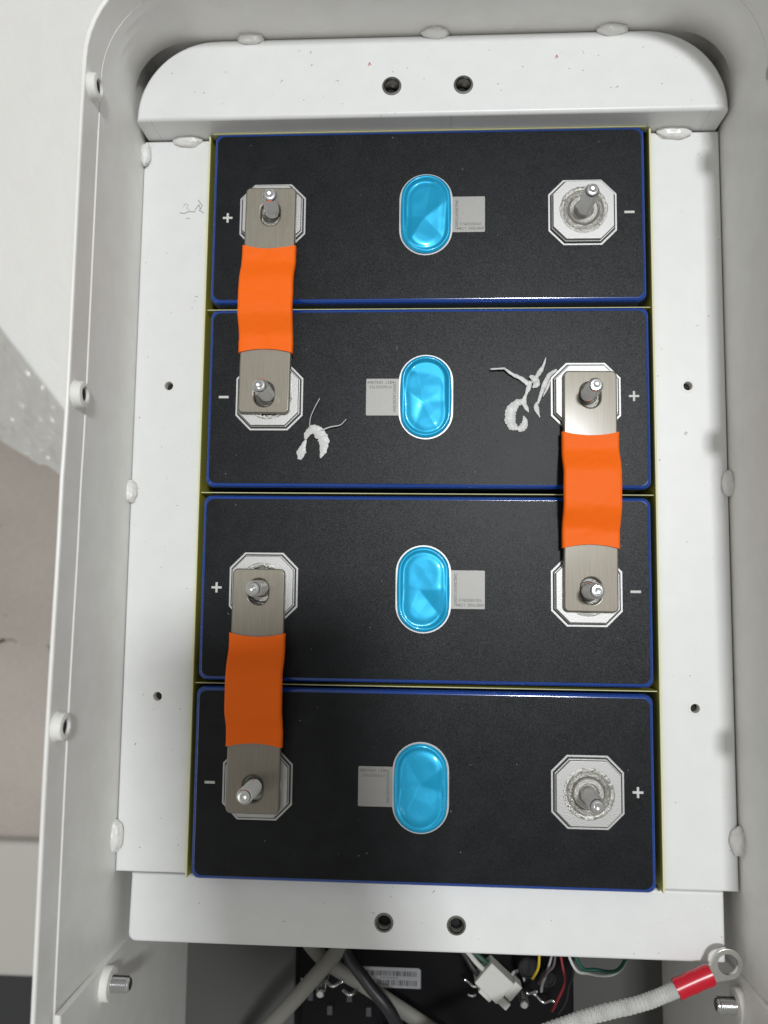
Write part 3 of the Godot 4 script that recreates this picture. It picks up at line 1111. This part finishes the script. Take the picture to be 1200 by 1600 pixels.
func sleeve_mesh(za: float, zb: float, hump: float, y: float, seed_n: int) -> ArrayMesh:
	var f := FastNoiseLite.new()
	f.seed = seed_n
	f.frequency = 0.05
	var w := 10.75
	var half_t := 1.75
	var r := 1.2
	var cross := []
	var cp := rrect(-w, -half_t, w, half_t, r, 4)
	# more points across the wide faces
	for i in cp.size():
		cross.append(cp[i])
		var q := cp[(i + 1) % cp.size()]
		if cp[i].distance_to(q) > 4.0:
			for k in range(1, 12):
				cross.append(cp[i].lerp(q, k / 12.0))
	var cn := cross.size()
	var rows := 56
	var mid := (za + zb) * 0.5
	var b := MB.new()
	var arch := func(z: float) -> float:
		var d := absf(z - mid)
		return hump * smoothstep(16.5, 5.5, d) + 0.5 * smoothstep(22.0, 15.0, d) * 0.0
	var pt := func(i: int, k: int) -> Vector3:
		var q: Vector2 = cross[k % cn]
		var z := lerpf(za, zb, float(i) / rows)
		var bowed := (1.0 - pow(q.x / w, 2.0)) * 1.5
		var e0 := clampf(1.0 - absf(z - za) / 9.0, 0.0, 1.0)
		var e1 := clampf(1.0 - absf(z - zb) / 9.0, 0.0, 1.0)
		var s := signf(zb - za)
		var zz := z + s * bowed * e0 - s * bowed * e1
		var yy: float = arch.call(z) + q.y + 0.4 * f.get_noise_2d(q.x, z * 1.3) + 0.12 * f.get_noise_2d(q.x * 5.0, z * 5.0)
		var pinch := 1.0 + 0.012 * f.get_noise_2d(z * 2.0, 40.0)
		return Vector3(q.x * pinch, y + yy, zz)
	for i in rows:
		for k in cn:
			var vs := [pt.call(i, k), pt.call(i + 1, k), pt.call(i + 1, k + 1), pt.call(i, k + 1)]
			var nn := []
			for o in [[0, 0], [1, 0], [1, 1], [0, 1]]:
				var ii: int = i + o[0]
				var kk: int = (k + o[1]) % cn
				var du: Vector3 = pt.call(mini(ii + 1, rows), kk) - pt.call(maxi(ii - 1, 0), kk)
				var dv: Vector3 = pt.call(ii, kk + 1) - pt.call(ii, kk + cn - 1)
				var nv := du.cross(dv).normalized()
				var q: Vector2 = cross[kk]
				if nv.dot(Vector3(q.x * 0.02, q.y, 0)) < 0: nv = -nv
				nn.append(nv)
			b.quad(vs[0], vs[1], vs[2], vs[3], nn[0], nn[1], nn[2], nn[3])
	for i in [0, rows]:
		var out := Vector3(0, 0, -1 if i == 0 else 1) * signf(zb - za)
		for k in cn:
			var a: Vector3 = pt.call(i, k)
			var c: Vector3 = pt.call(i, k + 1)
			var ctr := Vector3(0, y, 0)
			var a2 := Vector3(a.x * 0.955, lerpf(a.y, y, 0.4), a.z - out.z * 0.15)
			var c2 := Vector3(c.x * 0.955, lerpf(c.y, y, 0.4), c.z - out.z * 0.15)
			b.flat(a, c, c2, a2, out)
	return b.done()

func busbars() -> void:
	# x, tip z, sleeve start, sleeve end, far tip z, hole z near, hole z far, turn
	var spec := [
		[-62.4, -121.6, -97.6, -53.9, -30.0, -110.9, -37.6, "busbar joining the two upper cells on the left side", 0.010],
		[63.0, -46.6, -22.9, 21.6, 45.4, -37.2, 37.4, "busbar on the right side joining the two middle cells", 0.006],
		[-63.1, 30.5, 54.8, 97.4, 121.9, 39.3, 112.7, "busbar joining the two lower cells on the left side", 0.004]]
	for s in spec:
		var mid: float = (s[1] + s[4]) * 0.5
		var t := thing("busbar", spot(s[0], 0, mid), s[7] + ", nickel plated with orange sleeve", "busbar", "three sleeved busbars")
		t.rotation.y = -s[8]
		var b := MB.new()
		bar_end(b, 0, s[1] - mid, s[2] - mid + 7.0, s[5] - mid, 3.35, 5.5)
		bar_end(b, 0, s[4] - mid, s[3] - mid - 7.0, s[6] - mid, 3.35, 5.5)
		var strap := PackedVector3Array()
		var half: float = (s[3] - s[2]) * 0.5
		for k in 33:
			var z := lerpf(s[2] - mid + 5.0, s[3] - mid - 5.0, k / 32.0)
			strap.append(Vector3(0, 4.4 + 3.9 * smoothstep(16.5, 5.5, absf(z - (s[2] + s[3]) * 0.5 + mid)), z))
		for k in 32:
			for dy in [-0.9, 0.9]:
				var up := Vector3(0, signf(dy), 0)
				b.flat(strap[k] + Vector3(-10.0, dy, 0), strap[k] + Vector3(10.0, dy, 0), strap[k + 1] + Vector3(10.0, dy, 0), strap[k + 1] + Vector3(-10.0, dy, 0), up)
		obj("bar", b.done(), mats.nickel, t)
		obj("sleeve", sleeve_mesh(s[2] - mid, s[3] - mid, 3.9, 4.5, int(s[1]) + 200), mats.orange, t)


# ------------------------------------------------------------------ hot glue and sealant scraps
func blob(seed_n: int, a: float, h: float, c: float) -> MB:
	var f := FastNoiseLite.new()
	f.seed = seed_n
	f.frequency = 0.5
	var b := MB.new()
	var P := func(i: int, k: int) -> Vector3:
		var th := PI * i / 16.0
		var ph := TAU * (k % 28) / 28.0
		var d := Vector3(sin(th) * cos(ph), cos(th), sin(th) * sin(ph))
		var q := 1.0 + 0.22 * f.get_noise_3dv(d * 2.2) + 0.10 * f.get_noise_3dv(d * 6.0)
		return Vector3(d.x * a, d.y * h, d.z * c) * q
	for i in 16:
		for k in 28:
			var vs := []
			var nn := []
			for o in [[0, 0], [1, 0], [1, 1], [0, 1]]:
				var ii: int = i + o[0]
				var p: Vector3 = P.call(ii, k + o[1])
				var du: Vector3 = P.call(mini(ii + 1, 16), k + o[1]) - P.call(maxi(ii - 1, 0), k + o[1])
				var dv: Vector3 = P.call(ii, k + o[1] + 1) - P.call(ii, k + o[1] + 27)
				var nv := du.cross(dv)
				if nv.length() < 1e-6: nv = p
				nv = nv.normalized()
				if nv.dot(p) < 0: nv = -nv
				vs.append(p)
				nn.append(nv)
			b.quad(vs[0], vs[1], vs[2], vs[3], nn[0], nn[1], nn[2], nn[3])
	return b

func glue_and_scraps() -> void:
	var g := [
		[-99.7, -3.6, -147.3, 6.3, 2.4, 3.0, "long blob of clear white hot glue at the upper end of the left rail"],
		[99.7, -3.6, -146.9, 7.0, 2.4, 2.9, "long blob of clear white hot glue at the upper end of the right rail"],
		[-116.6, -2.6, -140.9, 2.2, 2.4, 5.0, "small glue blob on the left rail's outer edge near the upper bracket"],
		[-117.4, -2.8, 0.3, 2.6, 2.8, 4.6, "glue blob halfway down the left rail's outer edge"],
		[-117.6, -2.2, 133.6, 2.9, 3.0, 6.2, "largest glue blob, at the lower end of the left rail's outer edge"],
		[117.2, -2.6, -4.5, 2.6, 3.0, 5.0, "glue blob halfway down the right rail's outer edge"],
		[117.2, -2.2, 129.0, 2.9, 3.2, 5.4, "glue blob at the lower end of the right rail's outer edge"],
		[-70.8, 10.4, -181.2, 5.4, 2.6, 2.4, "left glue blob on the back edge of the upper bracket"],
		[3.2, 11.0, -181.4, 5.4, 3.0, 2.0, "middle glue blob on the back edge of the upper bracket"],
		[72.0, 10.6, -181.2, 6.0, 2.8, 2.2, "right glue blob on the back edge of the upper bracket"]]
	for i in g.size():
		var q = g[i]
		solo("glue_blob", blob(500 + i, q[3], q[4], q[5]), mats.glue, spot(q[0], q[1], q[2]), q[6], "glue", "hot glue blobs on the brackets")

	# sealant scraps on the second cell: thin torn flakes and drawn-out strings
	var b := MB.new()
	flake(b, [Vector3(-46.8, 0.6, -20.6), Vector3(-46.0, 0.9, -22.8), Vector3(-43.8, 1.2, -24.4), Vector3(-41.4, 1.0, -23.2), Vector3(-39.6, 0.8, -20.2), Vector3(-39.6, 0.6, -16.8), Vector3(-40.7, 0.5, -13.2)], [0.5, 1.2, 1.7, 2.2, 2.1, 1.6, 0.3], 3)
	flake(b, [Vector3(-46.6, 0.6, -20.4), Vector3(-47.4, 0.7, -18.2), Vector3(-48.2, 0.7, -15.6), Vector3(-49.0, 0.4, -12.6)], [0.35, 0.9, 1.8, 0.8], 4)
	b.tube(curve([Vector3(-45.1, 1.0, -23.6), Vector3(-44.8, 2.6, -28.0), Vector3(-43.3, 3.8, -31.6), Vector3(-40.9, 4.6, -36.0)], 7), 0.17, 6)
	b.tube(curve([Vector3(-41.6, 1.0, -23.6), Vector3(-37.0, 1.8, -25.2), Vector3(-33.0, 2.0, -26.0), Vector3(-30.6, 2.6, -28.2)], 7), PackedFloat32Array(range(22).map(func(i): return 0.34 - 0.009 * i)), 6)
	solo("sealant_scrap", b, mats.scrap, spot(0, 0, 0), "smaller curled scrap of white sealant, beside the left terminal of the second cell", "scrap", "scraps of white sealant")

	b = MB.new()
	b.tube(curve([Vector3(25.6, 1.9, -48.2), Vector3(31.2, 2.3, -48.4)], 4), PackedFloat32Array([0.3, 0.42, 0.38, 0.45, 0.36]), 7, true, 0.7)
	flake(b, [Vector3(31.0, 2.2, -48.4), Vector3(34.0, 1.6, -46.3), Vector3(37.6, 1.3, -44.6), Vector3(40.6, 1.1, -42.2)], [0.35, 0.6, 0.8, 1.0], 5)
	flake(b, [Vector3(40.8, 1.4, -45.6), Vector3(42.6, 1.6, -44.4), Vector3(43.4, 1.2, -42.6), Vector3(42.0, 1.0, -41.0)], [0.5, 1.3, 1.4, 0.3], 6)
	flake(b, [Vector3(41.2, 1.2, -43.6), Vector3(40.4, 1.2, -41.0), Vector3(39.4, 1.0, -38.4), Vector3(38.2, 0.7, -35.0)], [0.6, 0.9, 0.5, 1.2], 7)
	# torn oval flake with a bare patch
	flake(b, [Vector3(39.6, 0.7, -35.6), Vector3(36.2, 0.9, -35.2), Vector3(33.9, 0.9, -32.4), Vector3(33.2, 0.8, -28.8), Vector3(34.2, 0.6, -26.2), Vector3(36.4, 0.5, -24.8)], [0.6, 1.3, 2.0, 2.1, 1.8, 0.5], 8)
	flake(b, [Vector3(36.2, 0.5, -24.6), Vector3(38.2, 0.6, -25.6), Vector3(39.0, 0.7, -28.0), Vector3(38.4, 0.6, -30.0)], [0.9, 1.5, 1.0, 0.2], 9)
	flake(b, [Vector3(38.6, 0.7, -35.0), Vector3(39.6, 0.7, -33.0), Vector3(40.4, 0.6, -31.4)], [0.9, 0.8, 0.15], 10)
	flake(b, [Vector3(43.0, 1.6, -44.6), Vector3(44.6, 2.2, -47.0), Vector3(46.0, 2.8, -49.6), Vector3(46.8, 3.2, -52.4)], [0.6, 0.9, 0.45, 0.12], 11)
	flake(b, [Vector3(51.0, 3.0, -47.6), Vector3(48.2, 2.2, -45.6), Vector3(46.4, 1.6, -42.0), Vector3(45.0, 1.0, -38.0), Vector3(44.0, 0.8, -34.8)], [0.5, 0.85, 0.9, 0.6, 0.45], 12)
	flake(b, [Vector3(48.6, 2.0, -44.0), Vector3(47.6, 1.4, -41.0), Vector3(46.0, 0.8, -37.6)], [0.3, 0.5, 0.15], 13)
	flake(b, [Vector3(43.6, 0.8, -35.4), Vector3(43.4, 0.8, -33.0), Vector3(44.8, 0.5, -29.4)], [0.3, 1.0, 0.15], 14)
	solo("sealant_scrap", b, mats.scrap, spot(0, 0, 0), "larger branching scrap of white sealant, beside the right terminal of the second cell", "scrap", "scraps of white sealant")


func flake(b: MB, pts: Array, widths: Array, seed_n: int) -> void:
	# a thin torn strip with ragged edges and a slightly cupped surface
	var f := FastNoiseLite.new()
	f.seed = seed_n
	f.frequency = 0.35
	var path := curve(pts, 9)
	var c := path.size()
	var across := 6
	var P := func(i: int, k: int, lower: float) -> Vector3:
		var ii := clampi(i, 0, c - 1)
		var t := (path[mini(ii + 1, c - 1)] - path[maxi(ii - 1, 0)]).normalized()
		var side := t.cross(Vector3.UP).normalized()
		var u := float(ii) / (c - 1) * (widths.size() - 1)
		var a := mini(int(u), widths.size() - 2)
		var w := lerpf(widths[a], widths[a + 1], smoothstep(0.0, 1.0, u - a))
		var q := 2.0 * k / across - 1.0
		w *= 1.0 + 0.34 * f.get_noise_2d(ii * 1.1, signf(q) * 20.0)
		var p := path[ii] + side * q * w
		p.y += 0.22 * w * (1.0 - q * q) * 0.6 + 0.12 * f.get_noise_2d(p.x, p.z) - lower
		p.y = maxf(p.y, 0.22 + (0.12 - lower))
		return p
	for i in c - 1:
		for k in across:
			for lower in [0.0, 0.14]:
				var v0: Vector3 = P.call(i, k, lower)
				var v1: Vector3 = P.call(i + 1, k, lower)
				var v2: Vector3 = P.call(i + 1, k + 1, lower)
				var v3: Vector3 = P.call(i, k + 1, lower)
				var nn := (v2 - v0).cross(v3 - v1).normalized()
				if nn.y < 0: nn = -nn
				if lower > 0: nn = -nn
				b.flat(v0, v1, v2, v3, nn)


# ------------------------------------------------------------------ electronics in the lower bay
func wavy(at: Vector3, length: float, turn: float) -> MB:
	var b := MB.new()
	b.xf = Transform3D(Basis(Vector3.UP, turn), at)
	var pts := PackedVector3Array()
	for k in 21:
		var x := (k / 20.0 - 0.5) * length
		pts.append(Vector3(x, 1.1 * cos(x * 0.75), 0.5 * cos(x * 0.75)))
	b.tube(pts, 0.7, 8, true)
	return b

func electronics() -> void:
	var black := mat(lin(0.004, 0.004, 0.005), 0.5, 0.0, 0.25)  # black taken lower to paint in the shade of the bay
	var t := thing("control_board", spot(0, 0, 0), "black electronics module with barcode label in the bay under the flange", "electronics module")
	var b := MB.new()
	b.plate(rrect(-56, 168, 70, 262, 2), -99.9, -76.0, 1.5)
	obj("housing", b.done(), black, t)
	b = MB.new()
	b.plate(rrect(-60, 206, -40, 262, 2), -99.9, -86.0, 1.0)
	obj("heat_sink", b.done(), black, t)
	# label with bars
	var im := Image.create(240, 84, false, Image.FORMAT_RGB8)
	im.fill(lin(0.30, 0.30, 0.31))  # label ground dulled, bay shade is in the colour
	var r := RandomNumberGenerator.new()
	r.seed = 3
	for row in [[14, 20], [50, 22]]:
		var x := 14
		while x < 222:
			var w := r.randi_range(1, 4)
			im.fill_rect(Rect2i(x, row[0], w, row[1]), lin(0.03, 0.03, 0.03))
			x += w + r.randi_range(1, 5)
	var x2 := 84
	while x2 < 150:
		im.fill_rect(Rect2i(x2, 38, 4, 7), lin(0.1, 0.1, 0.1))
		x2 += 7
	b = MB.new()
	b.plate(PackedVector2Array([Vector2(-28.4, 213.0), Vector2(-1.0, 213.0), Vector2(0, 213.8), Vector2(0, 222.0), Vector2(-25.5, 222.0), Vector2(-28.9, 218.0)]), -76.1, -75.85, 0.08, [], false, Rect2(-29, 213, 29.2, 9.2))
	obj("barcode_label", b.done(), painted(im, 0.5), t)
	# screw posts and contact springs
	for q in [[-43.5, 213.5], [44.4, 214.5]]:
		b = MB.new()
		var prof := PackedVector2Array([Vector2(3.4, -76.2), Vector2(3.4, -74.6), Vector2(2.2, -74.4)])
		for k in 14:
			prof.append(Vector2(2.1, -74.0 + k * 1.6))
			prof.append(Vector2(1.8, -73.2 + k * 1.6))
		prof.append_array(PackedVector2Array([Vector2(1.8, -51.4), Vector2(1.3, -50.8), Vector2(0.01, -50.8)]))
		b.lathe(prof, 20, Vector3(q[0], 0, q[1]))
		obj("screw_post", b.done(), mats.steel, t)
	for q in [[-48.5, -58, 212.0, 9.5, 0.0], [-38.6, -58, 212.3, 8.5, 0.0], [-31.0, -58, 215.6, 6.5, 0.05], [36.0, -62, 211.5, 10.0, -0.35], [47.0, -62, 214.0, 9.0, -0.25], [54.0, -62, 217.5, 10.5, -0.3], [24.0, -66, 214.0, 9.0, -0.15], [-31.5, -66, 215.0, 4.0, 0.1], [23.0, -68, 219.0, 3.0, 0.0]]:
		obj("contact_spring", wavy(Vector3(q[0], q[1], q[2]), q[3], q[4]).done(), mats.steel, t)
	for q in [[47.6, 205.0, 4.6], [56.0, 209.0, 4.0]]:
		b = MB.new()
		b.lathe(PackedVector2Array([Vector2(q[2], -76.2), Vector2(q[2], -63), Vector2(q[2] - 0.6, -62.2), Vector2(q[2] - 1.2, -62.2), Vector2(q[2] - 1.4, -62.6), Vector2(0.01, -62.6)]), 28, Vector3(q[0], 0, q[1]))
		obj("capacitor", b.done(), mat(lin(0.02, 0.02, 0.022), 0.18), t)
	for k in 6:
		b = MB.new()
		b.box(Vector3(-52 + k * 9.0, -76.1, 224 + (k % 2) * 6.0), Vector3(-49.5 + k * 9.0, -73.6, 228 + (k % 2) * 6.0), 0.3)
		obj("chip", b.done(), mat(lin(0.05, 0.05, 0.055), 0.35), t)

	# two grey sheathed cables that cross
	var grey := mat(lin(0.20, 0.195, 0.175), 0.65)  # cable grey darkened, with the bay's shade painted in
	b = MB.new()
	b.tube(curve([Vector3(-24, -70, 168), Vector3(-33, -58, 192), Vector3(-47.5, -52, 208.5), Vector3(-66, -50, 228), Vector3(-82, -62, 250), Vector3(-88, -98, 262)], 10), 3.3, 16, true, 0.8)
	solo("cable", b, grey, spot(0, 0, 0), "grey sheathed cable running down to the left, on top of the crossing", "cable", "grey cables in the lower bay")
	b = MB.new()
	b.tube(curve([Vector3(-66, -70, 178), Vector3(-52.5, -64, 195.5), Vector3(-42, -62, 205), Vector3(-25, -62, 214.5), Vector3(-4, -58, 224.5), Vector3(16, -62, 238), Vector3(26, -80, 248)], 10), 3.3, 16, true, 0.8)
	solo("cable", b, grey, spot(0, 0, 0), "grey sheathed cable running down to the right, under the crossing", "cable", "grey cables in the lower bay")
	b = MB.new()
	b.tube(curve([Vector3(-37, -66, 178), Vector3(-33, -57, 197), Vector3(-23.5, -52, 208), Vector3(-13, -50, 219), Vector3(-6, -56, 236), Vector3(-4, -80, 248)], 10), 2.7, 14)
	solo("cable", b, mat(lin(0.014, 0.014, 0.018), 0.42), spot(0, 0, 0), "black cable running past the barcode label", "cable")

	# white plug with its sleeved wires
	t = thing("plug_connector", spot(31.5, -48, 203.5), "small white plastic plug connector under the lower flange", "connector")
	t.rotation.y = -0.72
	b = MB.new()
	b.plate(rrect(-7.0, -5.6, 5.6, 5.6, 0.7), -4, 4, 0.7, [], true)
	b.plate(rrect(5.5, -6.6, 9.4, 1.0, 0.5), -3, 3, 0.5, [], true)
	b.plate(rrect(5.4, 2.0, 10.6, 5.4, 0.5), -3, 2.4, 0.5, [], true)
	b.plate(rrect(-3.0, 5.5, 3.4, 7.6, 0.5), -2, 2.6, 0.5, [], true)
	obj("plug_body", b.done(), mat(lin(0.60, 0.60, 0.57), 0.4), t)
	for k in 3:
		b = MB.new()
		b.tube(curve([Vector3(-6.5, 0.4, -3.4 + k * 3.2), Vector3(-11, 0.6, -3.0 + k * 2.6), Vector3(-18, -2.0, -2.0 + k * 1.6), Vector3(-32, -8, 1.0 + k)], 8), 1.15, 8)
		obj("wire", b.done(), [mat(lin(0.02, 0.07, 0.05), 0.5), mat(lin(0.55, 0.55, 0.52), 0.5), mat(lin(0.015, 0.015, 0.015), 0.5)][k], t)

	# loose thin wires
	var wires := [
		[lin(0.55, 0.40, 0.02), 0.6, [Vector3(52, -56, 176), Vector3(50.6, -50, 194), Vector3(50.0, -50, 199), Vector3(48.2, -54, 205)], "thin yellow wire"],
		[lin(0.10, 0.07, 0.09), 0.6, [Vector3(60, -58, 176), Vector3(57.2, -50, 195), Vector3(54.4, -50, 200), Vector3(50.8, -54, 207)], "thin dark purple wire"],
		[lin(0.40, 0.40, 0.42), 0.62, [Vector3(59, -55, 188), Vector3(54.6, -52, 200), Vector3(52.2, -52, 206), Vector3(52.6, -58, 212)], "thin grey wire"],
		[lin(0.20, 0.008, 0.015), 0.62, [Vector3(57, -56, 176), Vector3(60.0, -48, 196), Vector3(61.0, -48, 203), Vector3(58.4, -50, 211), Vector3(57.2, -58, 220)], "thin dark red wire"],
		[lin(0.01, 0.01, 0.01), 0.62, [Vector3(65, -56, 176), Vector3(64.6, -48, 197), Vector3(62.6, -48, 205), Vector3(62.0, -52, 213), Vector3(60, -60, 222)], "thin black wire"],
		[lin(0.66, 0.67, 0.66), 0.6, [Vector3(58, -54, 176), Vector3(63.6, -44, 194), Vector3(70, -42, 196.4), Vector3(80, -42, 196.2), Vector3(86, -44, 190), Vector3(88, -50, 176)], "thin white looped wire"],
		[lin(0.006, 0.085, 0.06), 0.75, [Vector3(60, -54, 174), Vector3(66, -44, 193.2), Vector3(73, -42, 194.8), Vector3(82, -42, 194.4), Vector3(88, -46, 186), Vector3(90, -52, 174)], "thin green looped wire"]]
	for w in wires:
		b = MB.new()
		b.tube(curve(w[2], 9), w[1], 8)
		solo("thin_wire", b, mat(w[0], 0.45), spot(0, 0, 0), w[3] + " hanging beside the electronics module", "wire", "thin wires in the lower bay")


func lead() -> void:
	var t := thing("ring_terminal_lead", spot(0, 0, 0), "white braided cable with red crimp sleeve and ring terminal at lower right", "cable")
	var path := curve([Vector3(-18, -74, 240), Vector3(-8, -40, 230), Vector3(10, -10, 215), Vector3(30, -2.0, 204), Vector3(48, 0.0, 196.4), Vector3(63, 0.6, 190.6), Vector3(80, 1.0, 185.6), Vector3(91, 1.4, 180.8), Vector3(99, 1.2, 177.2)], 14)
	var b := MB.new()
	b.tube(path, 2.15, 14)
	obj("cable_core", b.done(), mat(lin(0.45, 0.45, 0.43), 0.7), t)
	# braid: strands wound both ways over the core
	b = MB.new()
	var total := path.size() - 1
	for dirn in [-1.0, 1.0]:
		for s in 10:
			var pts := PackedVector3Array()
			for k in range(0, 601):
				var u := k / 600.0 * total * 0.965
				var i := mini(int(u), total - 1)
				var p := path[i].lerp(path[i + 1], u - i)
				var tg := (path[i + 1] - path[i]).normalized()
				var side := tg.cross(Vector3.UP).normalized()
				var up := side.cross(tg)
				var a: float = dirn * k / 600.0 * 96.0 + TAU * s / 10.0
				var lift := 2.36 + 0.14 * sin(a * 5.0 * dirn + s * PI)
				pts.append(p + (side * cos(a) + up * sin(a)) * lift)
			b.tube(pts, 0.36, 5, false, 0.6)
	var o := obj("braid", b.done(), mat(lin(0.54, 0.54, 0.52), 0.5), t)
	o.set_meta("kind", "stuff")
	# red sleeve, slightly flattened
	b = MB.new()
	var sl := curve([Vector3(92.2, 1.5, 180.3), Vector3(99.0, 1.3, 177.2), Vector3(105.0, 1.2, 174.6)], 10)
	var rr := PackedFloat32Array()
	for k in sl.size():
		rr.append(3.75 + 0.12 * sin(k * 0.9) - (0.35 if k == 0 or k == sl.size() - 1 else 0.0))
	b.tube(sl, rr, 20, true, 0.86)
	var red := mat(lin(0.52, 0.004, 0.02), 0.26)
	red.clearcoat_enabled = true
	red.clearcoat = 0.15
	obj("crimp_sleeve", b.done(), red, t)
	# ring
	b = MB.new()
	var ringp := PackedVector2Array()
	var c := Vector2(110.6, 170.8)
	var back := Vector2(-0.80, 0.60)
	var side2 := Vector2(0.60, 0.80)
	for k in 33:
		var a := PI * 0.5 * -1.27 + (PI * 1.27) * k / 32.0
		ringp.append(c + (-back * cos(a) + side2 * sin(a)) * 5.5)
	ringp.append(c + back * 7.6 + side2 * 2.3)
	ringp.append(c + back * 7.6 - side2 * 2.3)
	b.plate(ringp, 0.5, 1.9, 0.35, [[c.x, c.y, 3.65]], true)
	obj("ring_lug", b.done(), mat(lin(0.66, 0.65, 0.61), 0.3, 1.0), t)


# ------------------------------------------------------------------ what hangs above, out of the picture
func overhead() -> void:
	var t := thing("ceiling_lamp", spot(300, 1900, -290), "square white ceiling lamp above the case", "lamp")
	var b := MB.new()
	b.plate(rrect(-100, -115, 100, 115, 12), 2, 40, 6, [], true)
	obj("lamp_housing", b.done(), mats.paint, t)
	b = MB.new()
	b.plate(rrect(-75, -95, 75, 95, 6), 0, 2, 0.0, [], true)
	var glow := mat(Color(1, 1, 1), 0.5)
	glow.emission_enabled = true
	glow.emission = Color(1.0, 0.985, 0.96)
	glow.emission_energy_multiplier = 2.0
	obj("lamp_diffuser", b.done(), glow, t)

	t = thing("ceiling_lamp", spot(-1180, 1590, 552), "large square panel added for fill light and bench glare", "lamp")  # unseen panel, added as the body of the fill light
	b = MB.new()
	b.plate(rrect(-280, -280, 280, 280, 12), 2, 30, 6, [], true)
	obj("lamp_housing", b.done(), mats.paint, t)
	b = MB.new()
	b.plate(rrect(-250, -250, 250, 250, 6), 0, 2, 0.0, [], true)
	obj("lamp_diffuser", b.done(), glow, t)

	# the phone that takes the picture: its lens sits at the camera
	t = thing("smartphone", spot(0.63, 301.55, 34.3), "dark smartphone held over the open case", "phone")
	var right := Vector3(0.99856, -0.05235, -0.01184)
	var down := Vector3(0.00722, -0.08759, 0.99613)
	var ahead := Vector3(-0.05319, -0.99478, -0.08709)
	t.basis = Basis(right, -ahead, down).orthonormalized() * Basis(Vector3.UP, deg_to_rad(9.0))  # turned off the camera axes to place its cast shadow
	b = MB.new()
	b.plate(rrect(-36, -42, 35, 92, 14), 3.5, 11.5, 2.0, [], true)  # outline shortened to shape the shadow on the cells
	obj("phone_body", b.done(), mat(lin(0.02, 0.02, 0.022), 0.4), t)
	b = MB.new()
	b.plate(rrect(-9, -9, 9, 30, 6), 2.2, 3.6, 0.0, [], true)
	obj("lens_plate", b.done(), mat(lin(0.01, 0.01, 0.01), 0.3), t)
